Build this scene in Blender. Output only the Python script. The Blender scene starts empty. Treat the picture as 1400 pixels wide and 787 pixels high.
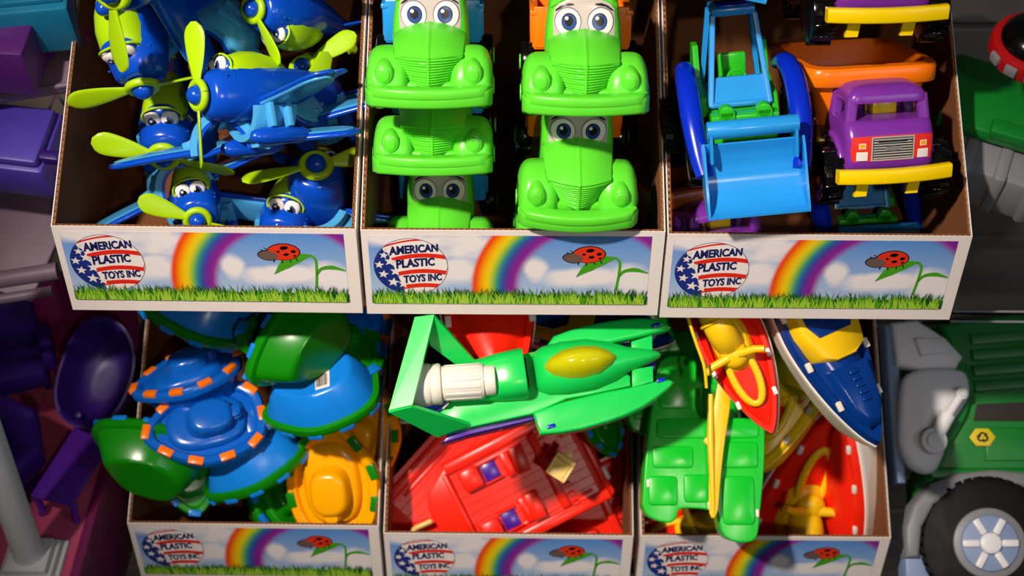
import bpy, bmesh, math, random
from mathutils import Vector, Matrix
S = bpy.context.scene
C = S.collection
PI = math.pi
# ------------------------------------------------------------------ camera
PITCH = math.radians(42.0); ROLL = math.radians(-0.45)
CAM = Vector((0.0, -1.099, 1.815)); FPX = 2000.0
cd = bpy.data.cameras.new('camera'); cam = bpy.data.objects.new('camera', cd); C.objects.link(cam)
cd.sensor_width = 36.0; cd.lens = FPX / 1400 * 36
cam.matrix_world = Matrix.Translation(CAM) @ Matrix.Rotation(PI/2 - PITCH, 4, 'X') @ Matrix.Rotation(-ROLL, 4, 'Z')
cd.dof.use_dof = True; cd.dof.focus_distance = 1.42; cd.dof.aperture_fstop = 5.0
cd.clip_start = 0.01
S.camera = cam
RV = (cam.matrix_world.to_3x3() @ Vector((1, 0, 0))).normalized()
UV_ = (cam.matrix_world.to_3x3() @ Vector((0, 1, 0))).normalized()
BV = (cam.matrix_world.to_3x3() @ Vector((0, 0, 1))).normalized()
# ------------------------------------------------------------------ world, lights, exposure
w = bpy.data.worlds.new('shop_air'); S.world = w; w.use_nodes = True
w.node_tree.nodes['Background'].inputs[0].default_value = (0.9, 0.92, 1.0, 1)
w.node_tree.nodes['Background'].inputs[1].default_value = 0.03
def lamp(name, kind, loc, tgt, energy, col, size=0.1, spot=60, blend=0.8):
    l = bpy.data.lights.new(name, kind); l.energy = energy; l.color = col
    if kind == 'AREA': l.shape = 'DISK'; l.size = size
    if kind == 'SPOT': l.spot_size = math.radians(spot); l.spot_blend = blend; l.shadow_soft_size = size
    o = bpy.data.objects.new(name, l); C.objects.link(o); o.location = loc
    o.rotation_euler = (Vector(tgt) - Vector(loc)).to_track_quat('-Z', 'Y').to_euler()
    return o
lamp('ceiling_spot_key', 'SPOT', (-0.95, -1.15, 2.75), (0.05, 0.08, 0.74), 375, (1.0, 0.87, 0.76), 0.06, 34, 1.0)
lamp('ceiling_spot_fill', 'SPOT', (0.45, -2.2, 2.55), (0.05, 0.1, 0.74), 42, (1.0, 0.87, 0.76), 0.04, 32, 1.0)
lamp('cool_fill_right', 'AREA', (1.7, -1.7, 2.3), (0.5, 0.1, 0.5), 6, (0.75, 0.86, 1.0), 0.9)  # cool area fill added to brighten the right side
S.view_settings.view_transform = 'Standard'; S.view_settings.look = 'None'
S.view_settings.exposure = 0.0; S.view_settings.gamma = 1.0; S.view_settings.use_curve_mapping = False

# ------------------------------------------------------------------ helpers
def lin(c):
    return tuple((v/255/12.92 if v/255 <= 0.04045 else ((v/255+0.055)/1.055)**2.4) for v in c) + (1.0,)
MATS = {}
def mat(name, rgb, rough=0.25, coat=0.0, metal=0.0, trans=0.0, bump=0.0, bscale=200.0, var=0.04, sss=0.0, spec=0.5):
    m = bpy.data.materials.new(name); m.use_nodes = True; nt = m.node_tree; n = nt.nodes; b = n['Principled BSDF']
    col = lin(rgb)
    tc = n.new('ShaderNodeTexCoord'); no = n.new('ShaderNodeTexNoise'); no.inputs['Scale'].default_value = 35
    nt.links.new(tc.outputs['Object'], no.inputs['Vector'])
    mx = n.new('ShaderNodeMix'); mx.data_type = 'RGBA'
    mx.inputs[6].default_value = tuple(c*(1-var) for c in col[:3]) + (1,)
    mx.inputs[7].default_value = tuple(min(1, c*(1+var)) for c in col[:3]) + (1,)
    nt.links.new(no.outputs['Fac'], mx.inputs[0]); nt.links.new(mx.outputs[2], b.inputs['Base Color'])
    mr = n.new('ShaderNodeMapRange'); mr.inputs[3].default_value = rough*0.8; mr.inputs[4].default_value = min(1, rough*1.25)
    nt.links.new(no.outputs['Fac'], mr.inputs[0]); nt.links.new(mr.outputs[0], b.inputs['Roughness'])
    b.inputs['Metallic'].default_value = metal; b.inputs['Coat Weight'].default_value = coat
    b.inputs['Transmission Weight'].default_value = trans
    b.inputs['Specular IOR Level'].default_value = spec
    if sss: b.inputs['Subsurface Weight'].default_value = sss; b.inputs['Subsurface Radius'].default_value = (0.004, 0.004, 0.004)
    if bump:
        n2 = n.new('ShaderNodeTexNoise'); n2.inputs['Scale'].default_value = bscale
        nt.links.new(tc.outputs['Object'], n2.inputs['Vector'])
        bp = n.new('ShaderNodeBump'); bp.inputs['Strength'].default_value = bump; bp.inputs['Distance'].default_value = 0.001
        nt.links.new(n2.outputs['Fac'], bp.inputs['Height']); nt.links.new(bp.outputs[0], b.inputs['Normal'])
    MATS[name] = m
    return m
def T(x=0, y=0, z=0): return Matrix.Translation((x, y, z))
def R(a, ax): return Matrix.Rotation(math.radians(a), 4, ax)
def Sc(x, y, z): return Matrix.Diagonal((x, y, z, 1))
def merge(bm, t, M=None):
    if M is not None: bmesh.ops.transform(t, matrix=M, verts=t.verts)
    me = bpy.data.meshes.new('tmp'); t.to_mesh(me); t.free(); bm.from_mesh(me); bpy.data.meshes.remove(me)
def NB(): return bmesh.new()
def box(bm, s, c=(0, 0, 0), M=None, bev=0.0, seg=2, taper=None, edges=None):
    t = NB(); bmesh.ops.create_cube(t, size=1.0)
    for v in t.verts:
        if taper and v.co.z > 0: v.co.x *= taper[0]; v.co.y *= taper[1]
        v.co = Vector((v.co.x*s[0], v.co.y*s[1], v.co.z*s[2]))
    if bev: bmesh.ops.bevel(t, geom=t.edges[:], offset=bev, segments=seg, profile=0.5, affect='EDGES', clamp_overlap=True)
    merge(bm, t, (M or Matrix()) @ T(*c)); return bm
def cyl(bm, r, h, M=None, r2=None, seg=28, bev=0.0):
    t = NB(); bmesh.ops.create_cone(t, cap_ends=True, segments=seg, radius1=r, radius2=r if r2 is None else r2, depth=h)
    if bev:
        es = [e for e in t.edges if abs(e.verts[0].co.z - e.verts[1].co.z) < 1e-6]
        bmesh.ops.bevel(t, geom=es, offset=bev, segments=2, profile=0.5, affect='EDGES', clamp_overlap=True)
    merge(bm, t, M); return bm
def ball(bm, rad, M=None, u=24, v=14):
    t = NB(); bmesh.ops.create_uvsphere(t, u_segments=u, v_segments=v, radius=1.0)
    if isinstance(rad, (int, float)): rad = (rad,)*3
    merge(bm, t, (M or Matrix()) @ Sc(*rad)); return bm
def prism(bm, pts, z0, z1, M=None, bev=0.0, seg=2):
    t = NB(); a = [t.verts.new((p[0], p[1], z0)) for p in pts]
    f = t.faces.new(a)
    r = bmesh.ops.extrude_face_region(t, geom=[f])
    for g in r['geom']:
        if isinstance(g, bmesh.types.BMVert): g.co.z = z1
    bmesh.ops.recalc_face_normals(t, faces=t.faces)
    if bev:
        es = [e for e in t.edges if abs(e.verts[0].co.z - z1) < 1e-6 and abs(e.verts[1].co.z - z1) < 1e-6]
        bmesh.ops.bevel(t, geom=es, offset=bev, segments=seg, profile=0.5, affect='EDGES', clamp_overlap=True)
    merge(bm, t, M); return bm
def loft(bm, rings, cap0=True, cap1=True, closed=True, M=None):
    t = NB(); vr = [[t.verts.new(p) for p in r] for r in rings]; n = len(rings[0])
    for i in range(len(rings)-1):
        for j in range(n if closed else n-1):
            k = (j+1) % n
            t.faces.new((vr[i][j], vr[i][k], vr[i+1][k], vr[i+1][j]))
    if cap0: t.faces.new(vr[0][::-1])
    if cap1: t.faces.new(vr[-1])
    bmesh.ops.recalc_face_normals(t, faces=t.faces)
    merge(bm, t, M); return bm
def grid(bm, fn, nu, nv, M=None, thick=0.0):
    t = NB(); g = [[t.verts.new(fn(i/nu, j/nv)) for i in range(nu+1)] for j in range(nv+1)]
    for j in range(nv):
        for i in range(nu): t.faces.new((g[j][i], g[j][i+1], g[j+1][i+1], g[j+1][i]))
    bmesh.ops.recalc_face_normals(t, faces=t.faces)
    if thick: bmesh.ops.solidify(t, geom=t.faces[:], thickness=thick)
    merge(bm, t, M); return bm
def tube(bm, pts, r, seg=12, M=None, flat=1.0, flatax=None):
    pts = [Vector(p) for p in pts]; rs = r if isinstance(r, (list, tuple)) else [r]*len(pts)
    rings = []; prev = None
    for i, p in enumerate(pts):
        d = (pts[min(i+1, len(pts)-1)] - pts[max(i-1, 0)]).normalized()
        ref = prev or (Vector(flatax) if flatax else (Vector((0, 0, 1)) if abs(d.z) < 0.9 else Vector((1, 0, 0))))
        n = (ref - d*ref.dot(d)).normalized(); prev = n; b = d.cross(n)
        rings.append([p + (n*math.cos(a)*rs[i]*flat + b*math.sin(a)*rs[i]) for a in [2*PI*k/seg for k in range(seg)]])
    return loft(bm, rings, M=M)
def curve_pts(ctrl, n=20):
    P = [Vector(p) for p in ctrl]; P = [P[0]*2-P[1]] + P + [P[-1]*2-P[-2]]; out = []
    m = len(P)-3
    for s in range(m):
        for k in range(n if s == m-1 else n):
            t = k/n; a, b, c, d = P[s:s+4]
            out.append(0.5*((2*b) + (c-a)*t + (2*a-5*b+4*c-d)*t*t + (3*b-a-3*c+d)*t**3))
    out.append(P[-2]); return out
def sup(a, b, n=4.0, seg=32, cx=0, cy=0):
    o = []
    for k in range(seg):
        th = 2*PI*k/seg; c, s = math.cos(th), math.sin(th)
        o.append((cx + a*math.copysign(abs(c)**(2/n), c), cy + b*math.copysign(abs(s)**(2/n), s)))
    return o
def decal(bm, outline, surf, off, ctr=None, rings=5):
    """flat print conformed to a front surface y = surf(x, z)"""
    t = NB()
    cx = sum(p[0] for p in outline)/len(outline); cz = sum(p[1] for p in outline)/len(outline)
    if ctr: cx, cz = ctr
    prev = None; cv = t.verts.new((cx, surf(cx, cz)-off, cz))
    for k in range(1, rings+1):
        f = k/rings
        cur = [t.verts.new((cx+(x-cx)*f, surf(cx+(x-cx)*f, cz+(z-cz)*f)-off, cz+(z-cz)*f)) for x, z in outline]
        n = len(cur)
        for j in range(n):
            q = (j+1) % n
            if prev is None: t.faces.new((cv, cur[j], cur[q]))
            else: t.faces.new((prev[j], cur[j], cur[q], prev[q]))
        prev = cur
    bmesh.ops.recalc_face_normals(t, faces=t.faces)
    merge(bm, t); return bm
def ell(cx, cz, rx, rz, n=24, rot=0.0):
    c, s = math.cos(rot), math.sin(rot)
    return [(cx + rx*math.cos(a)*c - rz*math.sin(a)*s, cz + rx*math.cos(a)*s + rz*math.sin(a)*c) for a in [2*PI*k/n for k in range(n)]]
def obj(name, bm, m, parent=None, angle=38, kind=None):
    me = bpy.data.meshes.new(name); bm.to_mesh(me); bm.free()
    for x in (m if isinstance(m, (list, tuple)) else [m]): me.materials.append(x)
    me.polygons.foreach_set('use_smooth', [True]*len(me.polygons))
    if angle < 180: me.set_sharp_from_angle(angle=math.radians(angle))
    o = bpy.data.objects.new(name, me); C.objects.link(o)
    if parent: o.parent = parent
    if kind: o['kind'] = kind
    return o
def thing(name, label, cat, group=None, loc=(0, 0, 0)):
    o = bpy.data.objects.new(name, None); C.objects.link(o); o.location = loc
    o.empty_display_size = 0.01
    o['label'] = label; o['category'] = cat
    if group: o['group'] = group
    return o
def dup(root, label=None, group=None):
    r = root.copy(); C.objects.link(r)
    if label: r['label'] = label
    if group: r['group'] = group
    for ch in list(root.children):
        c = ch.copy(); C.objects.link(c); c.parent = r
        for g in ch.children:
            d = g.copy(); C.objects.link(d); d.parent = c
    return r
def at(px, py, y):
    """world point seen at pixel (px, py) of the 1400x787 frame on the plane Y = y"""
    d = RV*((px-700)/FPX) + UV_*((393.5-py)/FPX) - BV
    k = (y - CAM.y)/d.y
    return CAM + d*k
def camv(v): return RV*v[0] + UV_*v[1] + BV*v[2]
def place(o, px, py, y, nose, up, s=1.0):
    f = camv(nose).normalized(); u = camv(up); u = (u - f*u.dot(f)).normalized()
    Y = -f; X = Y.cross(u)
    m = Matrix((X, Y, u)).transposed().to_4x4()
    o.matrix_world = Matrix.Translation(at(px, py, y)) @ m @ Matrix.Scale(s, 4)
def place_flat(o, px, py, y, rx=0, ry=0, rz=0, s=1.0):
    m = Matrix((RV, UV_, BV)).transposed().to_4x4()
    o.matrix_world = Matrix.Translation(at(px, py, y)) @ m @ R(rx, 'X') @ R(ry, 'Y') @ R(rz, 'Z') @ Matrix.Scale(s, 4)
def depth(px, py, y): return (CAM - at(px, py, y)).dot(BV)
def tracer(cx, cy, y):
    k = depth(cx, cy, y)/FPX
    return (lambda *p: [((a-cx)*k, (cy-b)*k) for a, b in p]), k
def smooth_poly(pts, n=5):
    P = [Vector((p[0], p[1], 0)) for p in pts]; m = len(P); out = []
    for i in range(m):
        a, b, c, d = P[i-1], P[i], P[(i+1) % m], P[(i+2) % m]
        for k in range(n):
            t = k/n; v = 0.5*((2*b) + (c-a)*t + (2*a-5*b+4*c-d)*t*t + (3*b-a-3*c+d)*t**3)
            out.append((v.x, v.y))
    return out

# ------------------------------------------------------------------ materials
M_white = mat('white_card', (236, 226, 220), 0.45, bump=0.05)
M_brown = mat('brown_kraft_card', (122, 72, 34), 0.85, bump=0.25, bscale=90, var=0.12)
M_flute = mat('kraft_flute', (176, 128, 84), 0.8, var=0.15)
M_blue = mat('royal_blue_plastic', (8, 72, 190), 0.2)
M_lblue = mat('sky_blue_plastic', (70, 160, 215), 0.25)
M_lime = mat('lime_plastic', (165, 208, 10), 0.28)
M_green = mat('bright_green_plastic', (92, 214, 48), 0.33, sss=0.08)
M_eyew = mat('print_white', (238, 228, 220), 0.3)
M_eyebg = mat('print_pale_grey', (190, 178, 172), 0.25)
M_iris = mat('print_iris_blue', (38, 72, 140), 0.25)
M_black = mat('print_black', (10, 10, 12), 0.3)
M_tyre = mat('glossy_black_plastic', (9, 9, 10), 0.16)
M_orange = mat('orange_plastic', (252, 122, 8), 0.26)
M_purple = mat('purple_plastic', (122, 48, 160), 0.25)
M_yellow = mat('yellow_plastic', (248, 212, 0), 0.25)
M_azure = mat('azure_plastic', (36, 146, 222), 0.25)
M_cobalt = mat('cobalt_plastic', (6, 42, 190), 0.22)
M_mgreen = mat('mid_green_plastic', (40, 185, 30), 0.28)
M_red = mat('red_plastic', (240, 36, 14), 0.28, spec=0.32)
M_redp = mat('print_red', (226, 40, 22), 0.4)
M_boatblue = mat('boat_blue_plastic', (10, 96, 196), 0.22)
M_hullblue = mat('hull_blue_plastic', (16, 128, 226), 0.28)
M_boatgreen = mat('boat_green_plastic', (16, 130, 8), 0.24)
M_amber = mat('amber_plastic', (255, 172, 0), 0.25)
M_jade = mat('jade_green_plastic', (22, 205, 84), 0.26)
M_canopy = mat('smoky_yellow_canopy', (190, 190, 12), 0.12)
M_wplast = mat('white_plastic', (232, 226, 214), 0.3)
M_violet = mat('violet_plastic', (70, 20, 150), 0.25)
M_kelly = mat('kelly_green_plastic', (10, 196, 42), 0.24)
M_navy = mat('navy_blue_plastic', (6, 52, 128), 0.2)
M_cream = mat('cream_plastic', (232, 200, 110), 0.35)
M_chrome = mat('print_silver', (176, 172, 168), 0.3)
M_signal = mat('yellow_boat_plastic', (246, 200, 20), 0.3)
M_mauve = mat('mauve_plastic', (112, 92, 110), 0.5)
M_dpurple = mat('deep_purple_plastic', (46, 14, 108), 0.4)
M_pink = mat('pink_plastic', (205, 84, 122), 0.5)
M_magenta = mat('dark_magenta_plastic', (120, 24, 84), 0.5)
M_grey = mat('grey_plastic', (120, 122, 126), 0.45)
M_slat = mat('slatwall_laminate', (150, 138, 128), 0.6, bump=0.1, var=0.1)
M_dark = mat('slot_dark', (40, 32, 30), 0.8)
M_lgrey = mat('pale_grey_plastic', (222, 222, 226), 0.4)
M_tgreen = mat('truck_green_plastic', (8, 116, 36), 0.4)
M_teal = mat('teal_plastic', (20, 120, 160), 0.4)
M_clear = mat('clear_acrylic', (235, 240, 240), 0.08, trans=1.0)
# ------------------------------------------------------------------ setting
BW, BD, BH, RISE = 0.298, 0.30, 0.1115, 0.175      # tray width, depth, lip height, rise of the side rim
def struct(name, bm, m, parent=None):
    o = obj(name, bm, m, parent)
    if parent is None: o['kind'] = 'structure'
    return o
wall = struct('wall_back', box(NB(), (3.2, 0.02, 2.4), (0, 0.345, 1.0)), M_dark)
pb = box(NB(), (3.2, 0.016, 0.070), bev=0.003, seg=1)
pm = None
for i in range(29):
    if pm is None: o = obj('slat_plank', pb, M_slat, wall); pm = o
    else: o = pm.copy(); C.objects.link(o); o.parent = wall
    o.location = (0, 0.325, -0.17 + i*0.0765)
struct('floor', box(NB(), (5, 4, 0.02), (0, -1.2, -0.25)), M_dark)
LIPZ1, LIPZ2 = 0.90, 0.427
for nm, z, lab in (('display_shelf', LIPZ1+.361, 'dark shelf board out of view, added over the upper trays to shade them'), ('display_shelf', LIPZ1-BH, 'dark shelf board under the three upper toy trays'), ('display_shelf', LIPZ2-BH, 'dark shelf board under the three lower toy trays')):  # first board is unseen, added to shade the backs of the upper trays
    t = thing(nm, lab, 'shelf', 'shelf boards hidden under the trays', (0, 0.16, z-0.008))
    t['label'] = lab
    obj('board', box(NB(), (0.90, 0.28, 0.010), (0, 0.02, -0.0), bev=0.001), M_dark, t)
    for sx in (-0.35, 0.35): obj('bracket', box(NB(), (0.006, 0.25, 0.03), (sx, 0.03, -0.02), bev=0.001), M_grey, t)

# ------------------------------------------------------------------ printed tray
def corr(bm, P0, P1, n_wave, amp, htfn, ztop0=0.0006):
    """sine ribbon standing between the two liners, from P0 to P1 in plan"""
    P0, P1 = Vector(P0), Vector(P1); d = (P1-P0); L = d.length; nrm = Vector((-d.y, d.x, 0)).normalized()
    N = n_wave*6
    def fn(u, v):
        p = P0 + d*u + nrm*amp*math.sin(2*PI*n_wave*u)
        return (p.x, p.y, ztop0 + (htfn(u)-ztop0)*v)
    return grid(bm, fn, N, 1, thick=0.0005)
def make_label(parent):
    # sheet metres: origin bottom left of the print, size PW x PH; mounted on the front panel
    PW, PH = 0.279, 0.0895
    X0, Z0, Y0 = -BW/2 + 0.0065, 0.0160, -0.0003
    m = bpy.data.materials.new('print_sky_rainbow'); m.use_nodes = True; nt = m.node_tree; N = nt.nodes; L = nt.links; b = N['Principled BSDF']
    b.inputs['Roughness'].default_value = 0.32
    uv = N.new('ShaderNodeTexCoord')
    # clouds
    sc = N.new('ShaderNodeMapping'); sc.inputs['Scale'].default_value = (1.0, 1.5, 1.0); sc.inputs['Location'].default_value = (0.02, 0.03, 0.0); L.new(uv.outputs['UV'], sc.inputs[0])
    no = N.new('ShaderNodeTexNoise'); no.inputs['Scale'].default_value = 26; no.inputs['Detail'].default_value = 2.5; no.inputs['Roughness'].default_value = 0.45; L.new(sc.outputs[0], no.inputs['Vector'])
    def dist(cx, cy, sx, sy):
        mp = N.new('ShaderNodeMapping'); mp.vector_type = 'TEXTURE'; mp.inputs['Location'].default_value = (cx, cy, 0); mp.inputs['Scale'].default_value = (sx, sy, 1)
        L.new(uv.outputs['UV'], mp.inputs[0]); ln = N.new('ShaderNodeVectorMath'); ln.operation = 'LENGTH'; L.new(mp.outputs[0], ln.inputs[0]); return ln.outputs['Value']
    acc = None
    for c in ((0.075, 0.075, 0.05, 0.020), (0.215, 0.035, 0.045, 0.012), (0.265, 0.03, 0.03, 0.022), (0.165, 0.045, 0.012, 0.016), (0.02, 0.085, 0.03, 0.012), (0.085, 0.045, 0.025, 0.02)):
        dd = dist(*c); mr = N.new('ShaderNodeMapRange'); mr.inputs[1].default_value = 1.35; mr.inputs[2].default_value = 0.5; L.new(dd, mr.inputs[0])
        if acc is None: acc = mr.outputs[0]
        else:
            mx = N.new('ShaderNodeMath'); mx.operation = 'MAXIMUM'; L.new(acc, mx.inputs[0]); L.new(mr.outputs[0], mx.inputs[1]); acc = mx.outputs[0]
    ad = N.new('ShaderNodeMath'); ad.operation = 'MULTIPLY_ADD'; L.new(no.outputs['Fac'], ad.inputs[0]); ad.inputs[1].default_value = 1.6; L.new(acc, ad.inputs[2])
    mr = N.new('ShaderNodeMapRange'); mr.inputs[1].default_value = 0.9; mr.inputs[2].default_value = 1.65; L.new(ad.outputs[0], mr.inputs[0])
    sep = N.new('ShaderNodeSeparateXYZ'); L.new(uv.outputs['UV'], sep.inputs[0])
    sky = N.new('ShaderNodeValToRGB'); L.new(sep.outputs['Y'], sky.inputs[0])
    e = sky.color_ramp.elements; e[0].position = 0.01; e[0].color = lin((176, 198, 226)); e[1].position = 0.09; e[1].color = lin((84, 142, 214))
    mixc = N.new('ShaderNodeMix'); mixc.data_type = 'RGBA'; L.new(mr.outputs[0], mixc.inputs[0]); L.new(sky.outputs[0], mixc.inputs[6]); mixc.inputs[7].default_value = lin((236, 230, 230))
    # rainbow
    dd = dist(0.2228, 0.0215, 1, 1)
    mp = N.new('ShaderNodeMapRange'); mp.inputs[1].default_value = 0.070; mp.inputs[2].default_value = 0.124; L.new(dd, mp.inputs[0])
    rb = N.new('ShaderNodeValToRGB'); L.new(mp.outputs[0], rb.inputs[0]); cr = rb.color_ramp; cr.interpolation = 'B_SPLINE'
    stops = [(0.0, (150, 50, 150)), (0.2, (150, 30, 140)), (0.34, (70, 50, 160)), (0.44, (20, 110, 170)), (0.54, (90, 180, 60)), (0.66, (250, 225, 20)), (0.8, (252, 140, 10)), (0.9, (236, 50, 16)), (1.0, (236, 50, 30))]
    cr.elements[0].position = 0; cr.elements[0].color = lin(stops[0][1]); cr.elements[1].position = 1; cr.elements[1].color = lin(stops[-1][1])
    for p, c in stops[1:-1]: q = cr.elements.new(p); q.color = lin(c)
    al = N.new('ShaderNodeValToRGB'); L.new(mp.outputs[0], al.inputs[0]); a = al.color_ramp; a.interpolation = 'EASE'
    a.elements[0].position = 0.0; a.elements[0].color = (0, 0, 0, 1); a.elements[1].position = 1.0; a.elements[1].color = (0, 0, 0, 1)
    q = a.elements.new(0.2); q.color = (1, 1, 1, 1); q = a.elements.new(0.9); q.color = (1, 1, 1, 1)
    m2 = N.new('ShaderNodeMix'); m2.data_type = 'RGBA'; L.new(al.outputs[0], m2.inputs[0]); L.new(mixc.outputs[2], m2.inputs[6]); L.new(rb.outputs[0], m2.inputs[7])
    L.new(m2.outputs[2], b.inputs['Base Color'])
    bm = NB(); uvl = bm.loops.layers.uv.new('UVMap')
    vs = [bm.verts.new((X0+x, Y0, Z0+z)) for x, z in ((0, 0), (PW, 0), (PW, PH), (0, PH))]
    f = bm.faces.new(vs)
    for l, (x, z) in zip(f.loops, ((0, 0), (PW, 0), (PW, PH), (0, PH))): l[uvl].uv = (x, z)
    lab = obj('printed_label', bm, m, parent)
    def P(bm, pts, k):      # flat polygon at layer k
        bm.faces.new([bm.verts.new((X0+x, Y0-0.00012*k, Z0+z)) for x, z in pts])
    # globe
    gx, gz, gr = 0.041, 0.0485, 0.0365
    bm = NB(); P(bm, ell(gx, gz, gr+0.0006, gr+0.0006, 48), 1); obj('globe_outline', bm, mat('print_navy', (22, 30, 92), 0.35), lab)
    bm = NB(); P(bm, ell(gx, gz, gr, gr, 48), 2); obj('globe_white', bm, mat('print_globe_white', (240, 232, 228), 0.3), lab)
    tl = 0.10
    def clipband(bm, lo, hi, k, xa=-1, xb=1):
        n = 40
        for i in range(n):
            x1 = gr*(xa+(xb-xa)*i/n); x2 = gr*(xa+(xb-xa)*(i+1)/n); q = []
            for x in (x1, x2):
                c = math.sqrt(max(0, gr*gr-x*x))
                a_, b_ = max(lo(x), -c), min(hi(x), c); q.append((a_, max(a_, b_)))
            if q[0][1]-q[0][0] > 1e-6 or q[1][1]-q[1][0] > 1e-6:
                pts = [(gx+x1, gz+q[0][0]), (gx+x2, gz+q[1][0]), (gx+x2, gz+q[1][1]), (gx+x1, gz+q[0][1])]
                try: P(bm, pts, k)
                except Exception: pass
    def cv(c): return lambda x: gr*(c + 0.16*x/gr - 0.20*(x/gr)**2 + (0.04 if c > 0 else 0))
    bm = NB()
    for c in (0.93, 0.42, -0.10, -0.62): clipband(bm, cv(c-0.15 if c < 0.9 else c-0.06), cv(c), 3)
    obj('globe_stripes', bm, M_redp, lab)
    bm = NB()
    for i in range(24):                                     # navy star field at the left side of the ball
        z1 = gr*(-1 + 2*i/24); z2 = gr*(-1 + 2*(i+1)/24); q = []
        for z in (z1, z2):
            c = math.sqrt(max(0, gr*gr-z*z)); xe = -0.46*gr - 0.30*z + (0.0 if z < 0.5*gr else -1.1*(z-0.5*gr)); q.append((-c, max(-c, min(xe, c))))
        P(bm, [(gx+q[0][0], gz+z1), (gx+q[0][1], gz+z1), (gx+q[1][1], gz+z2), (gx+q[1][0], gz+z2)], 4)
    obj('star_field', bm, mat('print_star_blue', (30, 48, 130), 0.35), lab)
    bm = NB()
    for sx, sz, sr in ((-0.72, 0.42, .13), (-0.86, 0.08, .14), (-0.56, 0.20, .17), (-0.76, -0.26, .15), (-0.42, -0.16, .17), (-0.50, -0.55, .17), (-0.22, -0.62, .16), (-0.66, 0.66, .08)):
        P(bm, [(gx+gr*(sx+(sr if k % 2 == 0 else sr*0.42)*math.sin(2*PI*k/10+0.15)), gz+gr*(sz+(sr if k % 2 == 0 else sr*0.42)*math.cos(2*PI*k/10+0.15))) for k in range(10)], 5)
    obj('stars', bm, M_eyew, lab)
    navy = MATS['print_navy']
    bm = NB()
    for txt, tx, tz, wd, hh in (('AMERICAN', -0.58, 0.43, 1.42, .29), ('PLASTIC', -0.40, -0.04, 1.12, .30), ('TOYS INC', -0.22, -0.58, 1.12, .27)):
        cu = bpy.data.curves.new('t', 'FONT'); cu.body = txt; cu.size = 1.0; cu.offset = 0.042; cu.resolution_u = 3
        to = bpy.data.objects.new('t', cu); C.objects.link(to); bpy.context.view_layer.update()
        me = bpy.data.meshes.new_from_object(to.evaluated_get(bpy.context.evaluated_depsgraph_get()))
        xs = [v.co.x for v in me.vertices]; w_ = max(xs)-min(xs); x0 = min(xs)
        t = NB(); t.from_mesh(me)
        for v in t.verts:
            u = (v.co.x-x0)/w_; x = gr*(tx + wd*(u - 0.06*u*u)); z = gr*(tz + hh*v.co.y/0.72*(1-0.12*u) + 0.16*(wd*u) - 0.05*u*u*wd)
            v.co = (X0+gx+x, Y0-0.00012*6, Z0+gz+z)
        merge(bm, t); bpy.data.objects.remove(to); bpy.data.meshes.remove(me)
    for f in bm.faces:
        f.normal_update()
        if f.normal.y > 0: f.normal_flip()
    obj('lettering', bm, navy, lab)
    # leaf and stem
    def strip(bm, ctrl, ws, k):
        p = curve_pts([(a, b, 0) for a, b in ctrl], 6); n = len(p); L_, R_ = [], []
        for i, q in enumerate(p):
            d = (p[min(i+1, n-1)]-p[max(i-1, 0)]).normalized(); nn = Vector((-d.y, d.x, 0)); t = i/(n-1)*(len(ws)-1); a = int(min(t, len(ws)-2)); wv = ws[a]+(ws[a+1]-ws[a])*(t-a)
            L_.append(q+nn*wv); R_.append(q-nn*wv)
        for i in range(n-1): P(bm, [(L_[i].x, L_[i].y), (R_[i].x, R_[i].y), (R_[i+1].x, R_[i+1].y), (L_[i+1].x, L_[i+1].y)], k)
    bm = NB()
    strip(bm, [(0.206, 0.036), (0.218, 0.049), (0.232, 0.058), (0.244, 0.062)], [0.0002, 0.0058, 0.0056, 0.0016], 2)
    strip(bm, [(0.244, 0.062), (0.249, 0.056), (0.249, 0.040), (0.247, 0.018)], [0.0016, 0.0014, 0.0014, 0.0014], 2)
    strip(bm, [(0.249, 0.036), (0.254, 0.044), (0.265, 0.046), (0.278, 0.042)], [0.0008, 0.002, 0.0028, 0.0008], 2)
    obj('printed_leaf', bm, mat('print_leaf_green', (72, 158, 30), 0.35), lab)
    # ladybird
    bm = NB(); P(bm, ell(0.218, 0.066, 0.0168, 0.0112, 28, 0.05), 3); P(bm, ell(0.2025, 0.0615, 0.0108, 0.0068, 24, -0.1), 4)
    for a, b in (((0.214, 0.058), (0.216, 0.0515)), ((0.222, 0.058), (0.2245, 0.053)), ((0.229, 0.059), (0.231, 0.0545)), ((0.208, 0.0575), (0.207, 0.0525)), ((0.204, 0.067), (0.199, 0.0715)), ((0.200, 0.066), (0.1955, 0.069))):
        strip(bm, [a, ((a[0]+b[0])/2+0.0004, (a[1]+b[1])/2), b], [0.0005]*3, 5)
    obj('ladybird_outline', bm, M_black, lab)
    bm = NB(); P(bm, ell(0.218, 0.066, 0.0158, 0.0103, 28, 0.05), 6); obj('ladybird_shell', bm, mat('print_ladybird_red', (222, 52, 26), 0.35), lab)
    bm = NB(); P(bm, ell(0.2025, 0.0615, 0.0098, 0.0058, 24, -0.1), 7); obj('ladybird_head', bm, mat('print_taupe', (106, 84, 74), 0.4), lab)
    bm = NB()
    for a in ((0.219, 0.0715, 0.0042, 0.0024), (0.228, 0.067, 0.0026, 0.002), (0.2205, 0.063, 0.003, 0.0018), (0.213, 0.0665, 0.0018, 0.0014), (0.229, 0.0615, 0.0016, 0.0012)): P(bm, ell(*a, 16, 0.2), 7)
    obj('ladybird_spots', bm, M_black, lab)
    # grass
    rnd = random.Random(4)
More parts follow.
